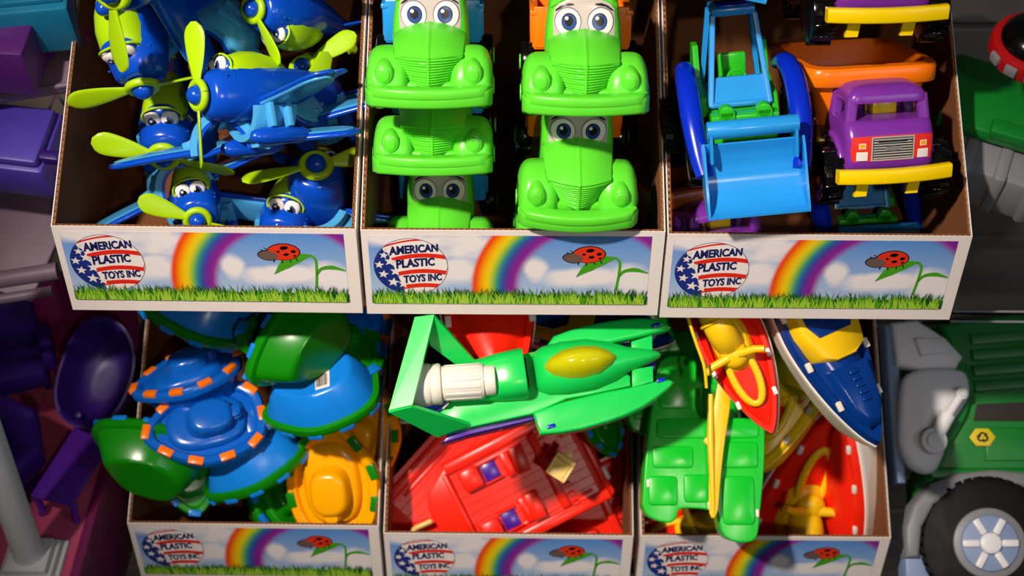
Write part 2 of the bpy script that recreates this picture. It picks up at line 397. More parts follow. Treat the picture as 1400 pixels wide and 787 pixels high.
    for nm, cols, cnt, lo, hi, k in (('grass_back', (22, 74, 10), 330, 0.012, 0.0245, 8), ('grass_front', (86, 160, 24), 420, 0.009, 0.0215, 9), ('grass_tips', (164, 206, 60), 230, 0.007, 0.0190, 10)):
        bm = NB()
        if k == 8:
            for i in range(60): P(bm, [(i*PW/60, 0), ((i+1)*PW/60, 0), ((i+1)*PW/60, 0.0115), (i*PW/60, 0.0115)], 7.5)
        for i in range(cnt):
            x = rnd.uniform(0.001, PW-0.003); h = rnd.uniform(lo, hi); ln = rnd.uniform(-0.4, 0.4)*h; wd = rnd.uniform(0.0005, 0.0010)
            xt = min(PW-0.0005, max(0.0005, x+ln)); P(bm, [(x, 0), (x+wd*1.8, 0), ((x+wd+xt)/2+wd*0.6, h*0.6), (xt, h), ((x+xt)/2-wd*0.2, h*0.6)], k+rnd.random()*0.5)
        obj(nm, bm, mat('print_'+nm, cols, 0.4), lab, kind='stuff')
    for o in lab.children:
        for f in o.data.polygons: pass
    return lab
def make_tray():
    t = thing('display_tray', 'tray', 'display box')
    th = 0.0042; w2 = BW/2
    # front panel: white outer liner, kraft inner liner
    def liners(nm, outline_fn):
        pass
    bm = NB(); box(bm, (BW, 0.0009, BH), (0, 0.00045, BH/2)); nf = len(bm.faces)
    box(bm, (BW, 0.0009, BH-0.0004), (0, th-0.00045, (BH-0.0004)/2)); bm.faces.ensure_lookup_table()
    for f in bm.faces[nf:]: f.material_index = 1
    fp = obj('front_panel', bm, [M_white, M_brown], t)
    obj('corrugation', corr(NB(), (-w2+0.002, th/2, 0), (w2-0.002, th/2, 0), 54, 0.0013, lambda u: BH-0.0008), M_flute, fp)
    for s in (-1, 1):
        bm = NB(); prof = [(0.0005, 0.0), (BD, 0.0), (BD, BH+RISE), (0.0005, BH-0.0002)]
        Mx = Matrix(((0, 0, s, s*(w2-0.0009)), (1, 0, 0, 0), (0, 1, 0, 0), (0, 0, 0, 1)))
        prism(bm, prof, 0, 0.0009, Mx); nf = len(bm.faces)
        prism(bm, prof, 0, 0.0009, Matrix.Translation((-s*(th-0.0009), 0, 0)) @ Mx); bm.faces.ensure_lookup_table()
        for f in bm.faces[nf:]: f.material_index = 1
        bmesh.ops.recalc_face_normals(bm, faces=bm.faces)
        sp = obj('side_panel', bm, [M_white, M_brown], t)
        obj('corrugation', corr(NB(), (s*(w2-th/2), 0.001, 0), (s*(w2-th/2), BD, 0), 50, 0.0013, lambda u: BH-0.0006+RISE*u), M_flute, sp)
    obj('back_panel', box(NB(), (BW, 0.0035, BH+RISE), (0, BD+0.002, (BH+RISE)/2)), M_brown, t)
    obj('bottom_panel', box(NB(), (BW-0.001, BD-0.001, 0.003), (0, BD/2, 0.0015)), M_brown, t)
    lab = make_label(t)
    return t
tray0 = make_tray()
trays = [(-0.3020, 0.0, LIPZ1-BH+0.0015, -0.3, 'white printed tray of blue toy aeroplanes, upper row'),
         (0.0005, 0.0, LIPZ1-BH+0.0005, 0.2, 'white printed tray holding green toy pickups with eyes'),
         (0.3010, 0.0, LIPZ1-BH-0.002, 0.0, 'white printed tray of dump trucks and loaders, upper row'),
         (-0.3050, 0.0, LIPZ2-BH+0.018, -0.3, 'white printed tray filled with round tugboats, lower row'),
         (-0.0020, 0.0, LIPZ2-BH+0.003, -0.3, 'white printed tray holding the red deck under the green hydroplane'),
         (0.3050, 0.0, LIPZ2-BH+0.003, 0.0, 'white printed tray of speedboats beside the garbage truck')]
for i, (x, y, z, rz, lab) in enumerate(trays):
    o = tray0 if i == 0 else dup(tray0)
    o['label'] = lab; o['group'] = 'printed cardboard trays'
    o.location = (x, y, z); o.rotation_euler = (0, 0, math.radians(rz))
# ------------------------------------------------------------------ toy aeroplane with a face (nose along -Y)
def wing_mesh(span, chord, thick, x0, sweep, side, droop, z0, dz=0.0, grow=1.0):
    n = 14; rings = []
    for i in range(n+1):
        t = i/n; x = x0 + span*t
        c = chord*grow*(1.0 - 0.12*t)*math.sqrt(max(0.03, 1 - max(0, (t-0.72)/0.285)**2))
        cy = sweep*t; z = z0 + droop*t*t + dz; th = thick*(0.55 + 0.45*math.sqrt(max(0, 1-t*t)))
        rings.append([(side*x, cy + p[0], z + p[1]) for p in sup(c/2, th/2, 2.6, 20)])
    return loft(NB(), rings)
def make_plane():
    t = thing('toy_aeroplane', 'plane', 'toy plane')
    ys = [(-.058, .0165, .0165, .0), (-.055, .0205, .020, .0), (-.045, .0235, .0235, .0), (-.03, .0262, .0262, .001), (-.01, .027, .026, .001),
          (.015, .0235, .0225, .002), (.04, .0165, .0165, .006), (.062, .0095, .0105, .010), (.076, .0045, .006, .013), (.079, .001, .002, .014)]
    fus = obj('fuselage', loft(NB(), [[(p[0], y, z+p[1]) for p in sup(a, b, 2.2, 36)] for y, a, b, z in ys]), M_blue, t, 60)
    obj('rivet_row', (lambda bm: [ball(bm, .0011, T(s*.0262*math.cos(.55), -.045+.008*k, .0262*math.sin(.55)-.0012), 8, 6) for s in (-1, 1) for k in range(7)] and bm)(NB()), M_blue, fus, kind='stuff')
    # lime flying cap, blue face mask, eyes
    cap = NB()
    def capf(u, v):
        a = PI*(u); b = PI/2*v
        return (.0215*math.cos(a)*math.cos(b)*1.0, .004 - .036*math.cos(b*1.0)*0 + .034*(-1+2*v)*0 + (-.030 + .062*v**1.0)*1.0, .012)
    rings = []
    for y, a, h in ((-.036, .0180, .0300), (-.030, .0205, .0355), (-.018, .0215, .0390), (-.004, .0200, .0390), (.012, .0160, .0350), (.026, .0100, .0285), (.034, .003, .0225)):
        rings.append([(a*math.copysign(abs(math.cos(q))**0.85, math.cos(q)), y + .010*(1-math.sin(q))*(-1 if y < -.02 else 0)*0.3, .014 + (h-.014)*math.sin(q)) for q in [PI*k/22 for k in range(23)]])
    obj('flying_cap', loft(cap, rings, closed=True), M_lime, t, 60)
    fc = NB(); ball(fc, (.0168, .0075, .0125), T(0, -.0355, .0235) @ R(-14, 'X')); obj('face_mask', fc, M_blue, t, 60)
    rim = NB(); tube(rim, [(x, y-.0385+.0, z) for x, y, z in [(.0182*math.cos(a), .004*(1-math.sin(a))*0+.0012*math.cos(a)**2*2, .0232+.0132*math.sin(a)) for a in [PI*k/20*2 for k in range(21)]]], .0012, 8)
    obj('mask_trim', rim, M_lime, t, 60)
    for s in (-1, 1):
        e = NB(); ball(e, (.0080, .0036, .0086), T(s*.0078, -.0412, .0250) @ R(-10, 'X') @ R(s*8, 'Z')); ey = obj('eye', e, M_eyew, t, 60)
        srf = lambda x, z, s=s: -.0412 - .0036*math.sqrt(max(0.02, 1-((x-s*.0078)/.0080)**2-((z-.0250)/.0086)**2)) + (z-.025)*.17
        ir = decal(NB(), ell(s*.0068, .0240, .0049, .0056), srf, .0003); io = obj('iris', ir, M_iris, ey)
        pu = decal(NB(), ell(s*.0066, .0240, .0031, .0038), srf, .0005); obj('pupil', pu, M_black, ey)
        hi = decal(NB(), ell(s*.0066-.0016, .0264, .0012, .0014, 12), srf, .0007); obj('glint', hi, M_eyew, ey)
        br = decal(NB(), ell(s*.0080, .0335, .0058, .0009, 14, -s*.15), lambda x, z: -.0405, .0002, rings=1); obj('brow', br, M_black, ey)
    # nose ring, spinner, propeller
    pr = NB()
    tube(pr, [(.0118*math.cos(a), -.0635, .0118*math.sin(a)) for a in [2*PI*k/24 for k in range(25)]], .0036, 10)
    ro = obj('propeller_ring', pr, M_lime, t, 60)
    for s in (-1, 1):
        bl = NB(); rings = []
        for i in range(13):
            q = i/12; zz = .012 + .052*q; hw = (.0036 + .0070*math.sin(min(1, q*1.25)*PI/2)) * math.sqrt(max(.02, 1-max(0, (q-.75)/.26)**2))
            tw = math.radians(26); c_, s_ = math.cos(tw), math.sin(tw)
            rings.append([(s*(a*c_ - b*s_), -.0640 + (a*s_ + b*c_), s*zz) for a, b in sup(hw, .0014, 2.5, 14)])
        obj('propeller_blade', loft(bl, rings), M_lime, t, 60)
    obj('spinner', ball(NB(), (.0088, .0088, .0088), T(0, -.0655, 0)), M_blue, t, 60)
    # wings with pale undersides
    for s in (-1, 1):
        wg = obj('wing', wing_mesh(.088, .038, .0070, .018, .006, s, .004, -.010), M_blue, t, 60)
        obj('wing_underside', wing_mesh(.083, .038, .0050, .018, .006, s, .004, -.0135, grow=.90), M_lblue, wg, 60)
        st = wing_mesh(.034, .020, .0040, .004, .004, s, .001, .012); bmesh.ops.transform(st, matrix=T(0, .066, 0), verts=st.verts)
        obj('tailplane', st, M_blue, t, 60)
    fin = prism(NB(), [(.050, .014), (.078, .014), (.086, .034), (.082, .040), (.074, .040), (.062, .026)], -.002, .002, Matrix(((0, 0, 1, 0), (1, 0, 0, 0), (0, 1, 0, 0), (0, 0, 0, 1))), .001)
    obj('tail_fin', fin, M_lime, t)
    # pale belly frame: an arch with ribs
    bf = NB(); rings = []
    for y in (-.024, -.022, .016, .018):
        k = .0 if y in (-.022, .016) else .0010; o_ = []
        for i in range(17): a = -PI*.08 - PI*.84*i/16; o_.append(((.031-k)*math.cos(a), y, -.008 + (.036-k)*math.sin(a)))
        for i in range(17): a = -PI*.92 + PI*.84*i/16; o_.append(((.0225+k)*math.cos(a), y, -.008 + (.028+k)*math.sin(a)))
        rings.append(o_)
    loft(bf, rings)
    for s in (-1, 1):
        for y in (-.012, .006): box(bf, (.010, .005, .022), (s*.030, y, -.026), bev=.001)
    obj('belly_frame', bf, M_lblue, t)
    for s in (-1, 1): obj('float', loft(NB(), [[(s*.026 + p[0], y, -.044 + p[1]) for p in sup(a, b, 2.2, 18)] for y, a, b in ((-.034, .001, .001), (-.031, .005, .005), (-.022, .0085, .008), (0, .0095, .008), (.02, .008, .007), (.032, .003, .003), (.034, .001, .001))]), M_blue, t, 60)
    return t
plane0 = make_plane()
def make_wing_set():
    t = thing('toy_wing_set', 'w', 'toy plane')
    for s in (-1, 1):
        wg = obj('wing', wing_mesh(.090, .040, .0085, .024, .004, s, -.004, .004), M_blue, t, 60)
        obj('wing_top', wing_mesh(.083, .040, .0030, .026, .004, s, -.004, .0075, grow=.88), M_lblue, wg, 60)
    bf = NB(); rings = []
    for y, k in ((-.0215, .001), (-.0195, 0), (.0195, 0), (.0215, .001)):
        o_ = [((.0315-k)*math.cos(PI*i/20), y, .002 + (.036-k)*math.sin(PI*i/20)) for i in range(21)]
        o_ += [((.0215+k)*math.cos(PI - PI*i/20), y, .002 + (.0265+k)*math.sin(PI - PI*i/20)) for i in range(21)]
        rings.append(o_)
    loft(bf, rings)
    ar = obj('arch', bf, M_lblue, t)
    obj('arch_edge', loft(NB(), [[(.0240*math.cos(PI*i/20), y, .002+.0285*math.sin(PI*i/20)) for i in range(21)] + [(.0205*math.cos(PI-PI*i/20), y, .002+.0255*math.sin(PI-PI*i/20)) for i in range(21)] for y in (-.0225, -.0210, .0215)]), M_blue, t)
    rb = NB()
    for s in (-1, 1):
        for y in (-.010, .010): box(rb, (.012, .006, .016), (s*.031, y, .012), R(s*10, 'Y'), bev=.001)
    for y in (-.006, .008): box(rb, (.022, .004, .006), (0, y, .0385), bev=.001)
    obj('rib', rb, M_lblue, t, kind='stuff')
    obj('peg', cyl(NB(), .0025, .006, T(-.027, -.012, .034) @ R(-30, 'Y'), seg=10), M_black, t)
    return t
def place_by(o, px, py, y, nose, up, s, anchor):
    place(o, px, py, y, nose, up, s)
    d = o.matrix_world.to_3x3() @ Vector(anchor)
    o.matrix_world = Matrix.Translation(-d) @ o.matrix_world
NOSE = (0, -.0635, 0)
# px, py, y of the nose ring, nose direction, up direction (camera right, camera up, towards camera), scale, blade angle, label
planes = [
 (271, 130, .035, (-.74, -.10, .66), (.05, .92, -.22), 1.06, 12, 'blue toy aeroplane in profile with both lime blades upright, middle of its tray'),
 (224, 214, .085, (.05, -.70, .70), (-.04, .70, .70), 1.12, 112, 'blue toy aeroplane looking up from the left with pale eyes below the long level blade'),
 (195, 119, .070, (.19, -.95, .22), (-.42, .05, .90), 1.14, -66, 'blue toy aeroplane nose down, its long lime blade reaching over the left tray rim'),
 (346, 12, .14, (-.55, -.10, .83), (.14, -.97, -.02), 1.0, -22, 'upturned blue toy aeroplane with a pale wing, top right of its tray'),
 (414, 92, .16, (-.20, .45, .87), (-.2, .85, -.45), 1.0, 70, 'blue toy aeroplane hidden behind the profile one, only nose ball and blades showing'),
 (152, -14, .03, (-.30, -.62, .74), (.80, -.05, .52), 1.3, 112, 'blue toy aeroplane cut by the top of the picture, upright lime blade hanging down'),
 (270, 301, .050, (.22, -.50, .84), (-.16, .84, .52), .98, -52, 'blue toy aeroplane peeping over the tray lip, its lime blade pointing up right'),
 (432, 226, .10, (.10, .50, .85), (.1, .85, -.50), 1.20, 66, 'blue toy aeroplane behind the lower right one, broad lime blade held over its head'),
 (380, 328, .055, (-.10, -.56, .82), (.14, .82, .56), 1.05, 78, 'blue toy aeroplane looking out from under a broad lime blade, lower right'),
]
for i, (px, py, y, n_, u_, s_, sp, lab) in enumerate(planes):
    o = dup(plane0) if i else plane0
    o['label'] = lab; o['group'] = 'toy aeroplanes'
    place_by(o, px, py, y, n_, u_, s_, NOSE)
    for ch in o.children:                     # each propeller was left at its own angle
        if ch.name.startswith('propeller_blade'): ch.matrix_local = R(sp, 'Y')
        if ch.name.startswith('wing') and (i in (1, 6, 8) or (i == 2 and ch.bound_box[0][0] < -.05)):      # these have no wings fitted yet
            for g in list(ch.children): bpy.data.objects.remove(g)
            bpy.data.objects.remove(ch)
ws0 = make_wing_set()
for i, (px, py, y, n_, u_, s_, lab) in enumerate((
    (318, 205, .05, (-.10, -.25, .95), (-.16, .93, .30), 1.12, 'pale arched wing piece under the profile aeroplane'),
    (250, 262, .105, (.40, -.15, .88), (-.34, .84, .30), 1.02, 'pale arched wing piece above the aeroplane peeping over the lip'),
    (292, 62, .15, (-.30, -.60, .70), (.55, .60, .50), 1.2, 'pale arched wing piece at the top, behind the nose-down aeroplane'),
    (392, 178, .13, (-.10, -.4, .95), (-.30, .85, .30), 1.1, 'pale wing piece deep at the right wall of the aeroplane tray'),
    (268, 316, .16, (.20, -.30, .90), (.10, .9, .2), 1.1, 'dark wing piece low behind the lip, left of the peeping aeroplane'))):
    o = dup(ws0) if i else ws0
    o['label'] = lab; o['group'] = 'loose wing pieces'
    place(o, px, py, y, n_, u_, s_)

# ------------------------------------------------------------------ toy pickup with eyes (front along -Y, wheels on z = 0)
def make_pickup():
    t = thing('toy_pickup', 'p', 'toy truck')
    PRW = .0135
    def front(u, v):
        au = abs(u)
        if v <= .5:                                   # ribbed grille
            q = v/.5; wv = .0205 + .0115*q**0.85; z = .017 + .029*q
            rib = .0010*math.sin(q*11.5*2*PI)*(1 if .03 < q < .96 and au < .92 and au > .06 else 0)
            yy = .006 - PRW*(1-au**1.9) + .008*(1-q)*au - .002*q - rib
        else:                                         # bonnet
            q = (v-.5)/.5; wv = .032 + .0025*math.sin(q*PI/2); z = .046 + .0195*math.sin(q*PI/2)*(1-.42*au**2.4) - .004*au**2
            yy = .004 - PRW*(1-au**1.9)*(1-q)**1.1 + .045*q
            z += 0.0015*math.sin(min(1, q*5)*PI/2)
        x = u*wv
        if au < .035: yy -= .0012*(1-max(0, (v-.5)*1.6)); z += .0006
        if au > .97: yy += .006
        return (x, yy, z)
    bm = NB(); grid(bm, lambda u, v: front(2*u-1, v), 64, 150)
    # flanks of the bonnet
    for s in (-1, 1):
        loft(bm, [[(s*.0300, .008, .012), (s*.0325, .012, .047), (s*.0340, .049, .055)], [(s*.0300, .050, .012), (s*.0330, .050, .047), (s*.0345, .052, .058)]], closed=False, cap0=False, cap1=False)
    obj('bonnet', bm, M_green, t, 50)
    for s in (-1, 1):
        rings = []
        for y, a, h in ((-.006, .010, .020), (-.004, .0155, .027), (.001, .0185, .038), (.010, .0200, .045), (.024, .0205, .050), (.040, .0200, .047), (.052, .017, .034), (.056, .012, .022)):
            rings.append([(s*.0385 + a*math.copysign(abs(math.cos(q))**.55, math.cos(q)), y, .014 + (h-.014)*math.sin(q)**.8) for q in [PI*k/20 for k in range(21)]])
        fe = obj('fender', loft(NB(), rings), M_green, t, 50)
        hl = NB()
        loft(hl, [[(s*.0405 + p[0], y, .0300 + p[1]+dz) for p in sup(a, a*1.15, 2, 24)] for y, a, dz in ((-.0075, .0070, 0), (-.0072, .0074, 0), (-.0035, .0090, .0005), (.002, .0086, .002), (.010, .0060, .006), (.020, .002, .0115))])
        hd = obj('headlamp', hl, M_green, t, 50)
        obj('lamp_glass', ball(NB(), (.0060, .0018, .0070), T(s*.0405, -.0077, .0300)), M_green, hd, 60)
    def bar(w_, y0, bulge, z0, z1, d, bv, n=20):
        rings = []
        for i in range(n+1):
            u = -1+2*i/n; x = u*w_; yy = y0 - bulge*(1-u*u); k = math.sqrt(max(.05, 1-max(0, (abs(u)-.9)/.102)**2))
            rings.append([(x, yy + p[0]*k, (z0+z1)/2 + p[1]) for p in sup(d/2, (z1-z0)/2, 4.5, 20)])
        return loft(NB(), rings)
    bp = obj('bumper', bar(.0582, -.0035, .0125, .0015, .0170, .020, 0), M_green, t, 50)
    obj('bumper_ridge', bar(.0562, -.0060, .0125, .0100, .0205, .017, 0), M_green, bp, 50)
    ap = NB(); box(ap, (.100, .050, .012), (0, .026, .014), bev=.003); obj('chassis', ap, M_green, t)
    # cab
    prof = ((.020, .0360, .026), (.050, .0365, .027), (.066, .0355, .0265), (.088, .0325, .0240), (.102, .0290, .0205), (.1075, .0240, .0160), (.1095, .012, .008))
    cabcy = lambda z: .072 + (z-.05)*.06
    obj('cab', loft(NB(), [[(p[0], cabcy(z)+p[1], z) for p in sup(a, b, 3.6, 48)] for z, a, b in prof]), M_green, t, 50)
    def cabf(x, z):
        for (z0, a0, b0), (z1, a1, b1) in zip(prof, prof[1:]):
            if z0 <= z <= z1:
                k = (z-z0)/(z1-z0); a, b = a0+(a1-a0)*k, b0+(b1-b0)*k; break
        else: a, b = prof[-1][1:]
        return cabcy(z) - b*max(0, 1-min(1, abs(x)/a)**3.6)**(1/3.6)
    scr = [(-.0285, .060), (-.0290, .074), (-.0278, .084), (-.024, .0895), (-.014, .0935), (0, .0945), (.014, .0935), (.024, .0895), (.0278, .084), (.0290, .074), (.0285, .060), (.014, .0585), (0, .058), (-.014, .0585)]
    ws = obj('windscreen_print', decal(NB(), scr, cabf, .0006, rings=6), M_eyebg, t)
    for s in (-1, 1):
        def clip(o_): return [(x, max(z, .0605)) for x, z in o_]
        bk = obj('eye_outline', decal(NB(), clip(ell(s*.0152, .0735, .0125, .0132)), cabf, .0009), M_mauve, ws)
        obj('eye_white', decal(NB(), clip(ell(s*.0152, .0732, .0117, .0124)), cabf, .0012), M_eyew, ws)
        obj('iris_ring', decal(NB(), ell(s*.0142, .0735, .0072, .0080), cabf, .0015), M_black, ws)
        obj('iris', decal(NB(), ell(s*.0142, .0732, .0064, .0072), cabf, .0018), M_iris, ws)
        obj('pupil', decal(NB(), ell(s*.0144, .0742, .0040, .0046), cabf, .0021), M_black, ws)
        obj('glint', decal(NB(), ell(s*.0142-.0022, .0768, .0017, .0017, 14), cabf, .0024), M_eyew, ws)
        obj('brow', decal(NB(), [(s*.0095, .0888), (s*.016, .0886), (s*.022, .0862), (s*.0272, .0822), (s*.0262, .0842), (s*.0215, .0882), (s*.016, .0902), (s*.011, .0900)], cabf, .0014, rings=3), M_black, ws)
    vs = NB()
    def vis(u, v):
        x = (-1+2*u)*.031; z = .0945 - .0105*abs(-1+2*u)**2.6 + .006*v
        return (x, cabf(x*.97, z) - .0022*math.sin(PI*v) - .0002, z)
    grid(vs, vis, 24, 6); obj('sun_visor', vs, M_green, t, 60)
    return t
def add_bed(t, colour_mat):
    bd = NB(); W_, L_, H_, th = .046, .070, .034, .003
    box(bd, (2*W_, L_, .004), (0, .138, .036), bev=.001)
    for s in (-1, 1): box(bd, (th, L_, H_), (s*W_, .138, .036+H_/2), bev=.001); box(bd, (.008, L_+.004, .005), (s*W_, .138, .036+H_), bev=.0015)
    for y in (.103, .173): box(bd, (2*W_, th, H_+.006), (0, y, .036+H_/2+.003), bev=.001)
    for s in (-1, 1):
        for y in (.118, .138, .158): box(bd, (.003, .005, .028), (s*(W_+.002), y, .052), bev=.001)
    obj('cargo_bed', bd, colour_mat, t)
    for s in (-1, 1):
        for y in (.024, .145):
            wh = NB(); cyl(wh, .0215, .017, T(s*.050, y, .0120) @ R(90, 'Y'), bev=.004); wo = obj('wheel', wh, M_tyre, t)
            obj('hub', cyl(NB(), .008, .002, T(s*.0590, y, .0120) @ R(90, 'Y'), seg=16, bev=.0006), M_green, wo)
pk = []
base = make_pickup()
for i, (bed, px, py, y, nose, up, s_, lab) in enumerate((
    (M_azure, 587, 143, .015, (.01, -.38, .92), (.0, .92, .38), 1.0, 'green toy pickup with a blue bed, highest of the left stack'),
    (M_orange, 800, 153, .010, (.0, -.38, .92), (-.0, .92, .38), 1.0, 'green toy pickup with an orange bed, highest of the right stack'),
    (M_azure, 592, 235, .035, (.0, -.34, .94), (.0, .94, .34), 1.0, 'green toy pickup whose windscreen is hidden below the blue-bed one'),
    (M_orange, 789, 302, .005, (.01, -.58, .80), (.02, .80, .58), 1.0, 'green toy pickup tipped over the lip, lower of the right stack'),
    (M_azure, 600, 373, .035, (-.01, -.50, .87), (.0, .87, .50), .98, 'green toy pickup peeping over the lip, lowest of the left stack'),
    (M_orange, 780, 330, .075, (.0, -.56, .83), (.0, .83, .56), 1.0, 'green toy pickup under the tipped one, only its fender tips showing'))):
    o = dup(base)
    o['label'] = lab; o['group'] = 'green toy pickups with eyes'
    add_bed(o, bed)
    place(o, px, py, y, nose, up, s_)
    pk.append(o)
for ch in list(base.children):
    for g in list(ch.children): bpy.data.objects.remove(g)
    bpy.data.objects.remove(ch)
bpy.data.objects.remove(base)
# ------------------------------------------------------------------ dump truck (front along -Y, wheels down)
def wheel(t, r, wdt, x, y, z, hubm=None, lugs=14, m=None):
    wh = NB(); cyl(wh, r*.93, wdt, T(x, y, z) @ R(90, 'Y'), seg=36, bev=wdt*.22)
    o = obj('wheel', wh, m or M_tyre, t)
    tr = NB()
    for k in range(lugs):
        a = 360*k/lugs
        box(tr, (wdt*.86, r*.20, r*.16), (0, 0, r*.92), T(x, y, z) @ R(a, 'X'), bev=r*.03, seg=1)
    obj('tread', tr, m or M_tyre, o, kind='stuff')
    if hubm:
        s = 1 if x > 0 else -1
        obj('hub', cyl(NB(), r*.42, .003, T(x+s*wdt*.5, y, z) @ R(90, 'Y'), seg=24, bev=.001), hubm, o)
    return o
def make_dumper(cabm=None, bedm=None):
    t = thing('toy_dump_truck', 'd', 'toy truck')
    cabm = cabm or M_purple; bedm = bedm or M_orange
    W = .0455
    # cab body: nose block, shoulders, pillars and roof
    rings = []
    for z, y0, y1, w_ in ((.022, -.004, .060, W), (.026, -.007, .062, W), (.052, -.006, .062, W*.985), (.063, .000, .062, W*.97), (.0670, .004, .061, W*.95), (.0675, .008, .059, W*.90)):
        rings.append([(p[0], (y0+y1)/2 + p[1], z) for p in sup(w_, (y1-y0)/2, 7, 44)])
    bd = loft(NB(), rings); obj('cab_body', bd, cabm, t, 45)
    def beam(bm, a, b, wx, wy):
        a, b = Vector(a), Vector(b)
        loft(bm, [[(c.x+p[0], c.y+p[1], c.z) for p in sup(wx/2, wy/2, 5, 14)] for c in (a, b)])
    rf = NB(); z0 = .0880
    rings = []
    for z, sx, y0, y1 in ((z0-.004, .0395, .008, .061), (z0+.002, .0390, .008, .061), (z0+.006, .0365, .010, .059), (z0+.0095, .032, .014, .056), (z0+.0115, .024, .022, .050), (z0+.012, .010, .030, .042)):
        rings.append([(p[0], (y0+y1)/2+p[1], z) for p in sup(sx, (y1-y0)/2, 8, 44)])
    loft(rf, rings); obj('cab_roof', rf, cabm, t, 45)
    for s in (-1, 1):
        for (ya, yb, wy) in ((.006, .014, .010), (.056, .055, .010)):
            pl = NB(); beam(pl, (s*W*.83, ya + (.006 if ya < .03 else -.004), .061), (s*.0345, yb + (.002 if yb < .03 else -.002), z0+.002), .0110, wy); obj('pillar', pl, cabm, t)
    bk = NB(); box(bk, (W*1.66, .003, .034), (0, .058, .077)); obj('cab_back', bk, cabm, t)
    st = NB(); box(st, (.026, .014, .020), (.006, .040, .070), bev=.003); box(st, (.028, .005, .026), (.006, .050, .074), bev=.002); obj('seat', st, M_yellow, t)
    for s in (-1, 1):
        ar = NB(); tube(ar, [(s*(W+.000), .036+.030*math.cos(a), .022+.027*math.sin(a)) for a in [PI*k/14 for k in range(15)]], .0035, 10); obj('wheel_arch', ar, cabm, t)
    # front sticker: red band, silver slatted grille, lamps
    fy = lambda x, z: .0275 - .0345*max(0, 1-min(1, abs(x)/(W*.99))**7)**(1/7) + (.0006 if z > .049 else 0)
    rs = obj('front_sticker', decal(NB(), [(-.039, .0305), (-.013, .0305), (.013, .0305), (.039, .0305), (.041, .040), (.040, .0545), (.013, .0555), (-.013, .0555), (-.040, .0545), (-.041, .040)], fy, .0004, rings=6), M_redp, t)
    def q(x0, z0_, x1, z1): return [(x0, z0_), ((x0+x1)/2, z0_), (x1, z0_), (x1, (z0_+z1)/2), (x1, z1), ((x0+x1)/2, z1), (x0, z1), (x0, (z0_+z1)/2)]
    obj('grille_frame', decal(NB(), q(-.0215, .0310, .0215, .0545), fy, .0007), M_chrome, rs)
    obj('grille_dark', decal(NB(), q(-.0200, .0324, .0200, .0531), fy, .0009), M_black, rs)
    gb = NB()
    for k in range(8): decal(gb, q(-.0195, .0331+.00255*k, .0195, .0331+.00255*k+.0013), fy, .0011, rings=2)
    obj('grille_bars', gb, M_chrome, rs, kind='stuff')
    obj('grille_badge', decal(NB(), ell(0, .0428, .0085, .0024), fy, .0014, rings=2), M_grey, rs)
    for s in (-1, 1):
        x = s*.0305
        obj('headlamp_print', decal(NB(), q(x-.0055, .0320, x+.0055, .0405), fy, .0008), M_eyew, rs)
        obj('lamp_lens_print', decal(NB(), q(x-.0043, .0330, x+.0043, .0385), fy, .0010), M_lgrey, rs)
        obj('indicator_print', decal(NB(), q(x-.0035, .0435, x+.0035, .0490), fy, .0008), M_eyew, rs)
        obj('indicator_lens_print', decal(NB(), q(x-.0026, .0442, x+.0026, .0483), fy, .0010), M_amber, rs)
    # bumper, chassis
    n = 18; rings = []
    for i in range(n+1):
        u = -1+2*i/n; rings.append([(u*.0565, -.014 - .005*(1-u*u) + p[0], .0185 + p[1] + .001*u*u) for p in sup(.0055, .0070, 6, 16)])
    obj('bumper', loft(NB(), rings), M_yellow, t)
    ch = NB(); box(ch, (.040, .165, .016), (0, .100, .024), bev=.002); obj('chassis', ch, M_yellow, t)
    bx = NB(); box(bx, (.105, .012, .012), (0, .060, .034), bev=.002); obj('cross_member', bx, M_yellow, t)
    # tub
    tb = NB(); rings = []
    for z, wx, y0, y1 in ((.048, .046, .066, .166), (.050, .049, .062, .170), (.092, .060, .052, .182), (.092, .067, .045, .189), (.094, .0685, .043, .191), (.108, .0690, .042, .192), (.111, .0675, .044, .190), (.112, .060, .053, .181), (.108, .058, .055, .179), (.054, .046, .067, .165)):
        rings.append([(p[0], (y0+y1)/2 + p[1], z) for p in sup(wx, (y1-y0)/2, 7, 52)])
    loft(tb, rings); tub = obj('tipper_tub', tb, bedm, t, 45)
    for s in (-1, 1):
        for k in range(5):
            rbm = NB(); y = .078+.020*k; loft(rbm, [[(s*(.0475)+p[0], y+p[1], .050) for p in sup(.004, .0055, 3, 12)], [(s*(.0610)+p[0], y+p[1], .097) for p in sup(.0045, .0055, 3, 12)]]); obj('tub_rib', rbm, bedm, tub, 60)
    for s in (-1, 1):
        for y in (.026, .135): wheel(t, .031, .024, s*.054, y, .012)
    for s in (-1, 1): obj('axle_fork', prism(NB(), [(-.006, 0), (.006, 0), (.010, -.022), (-.002, -.022)], -.003, .003, T(s*.026, -.004, .018) @ R(90, 'X') @ R(180, 'Y') , .001), M_yellow, t)
    return t
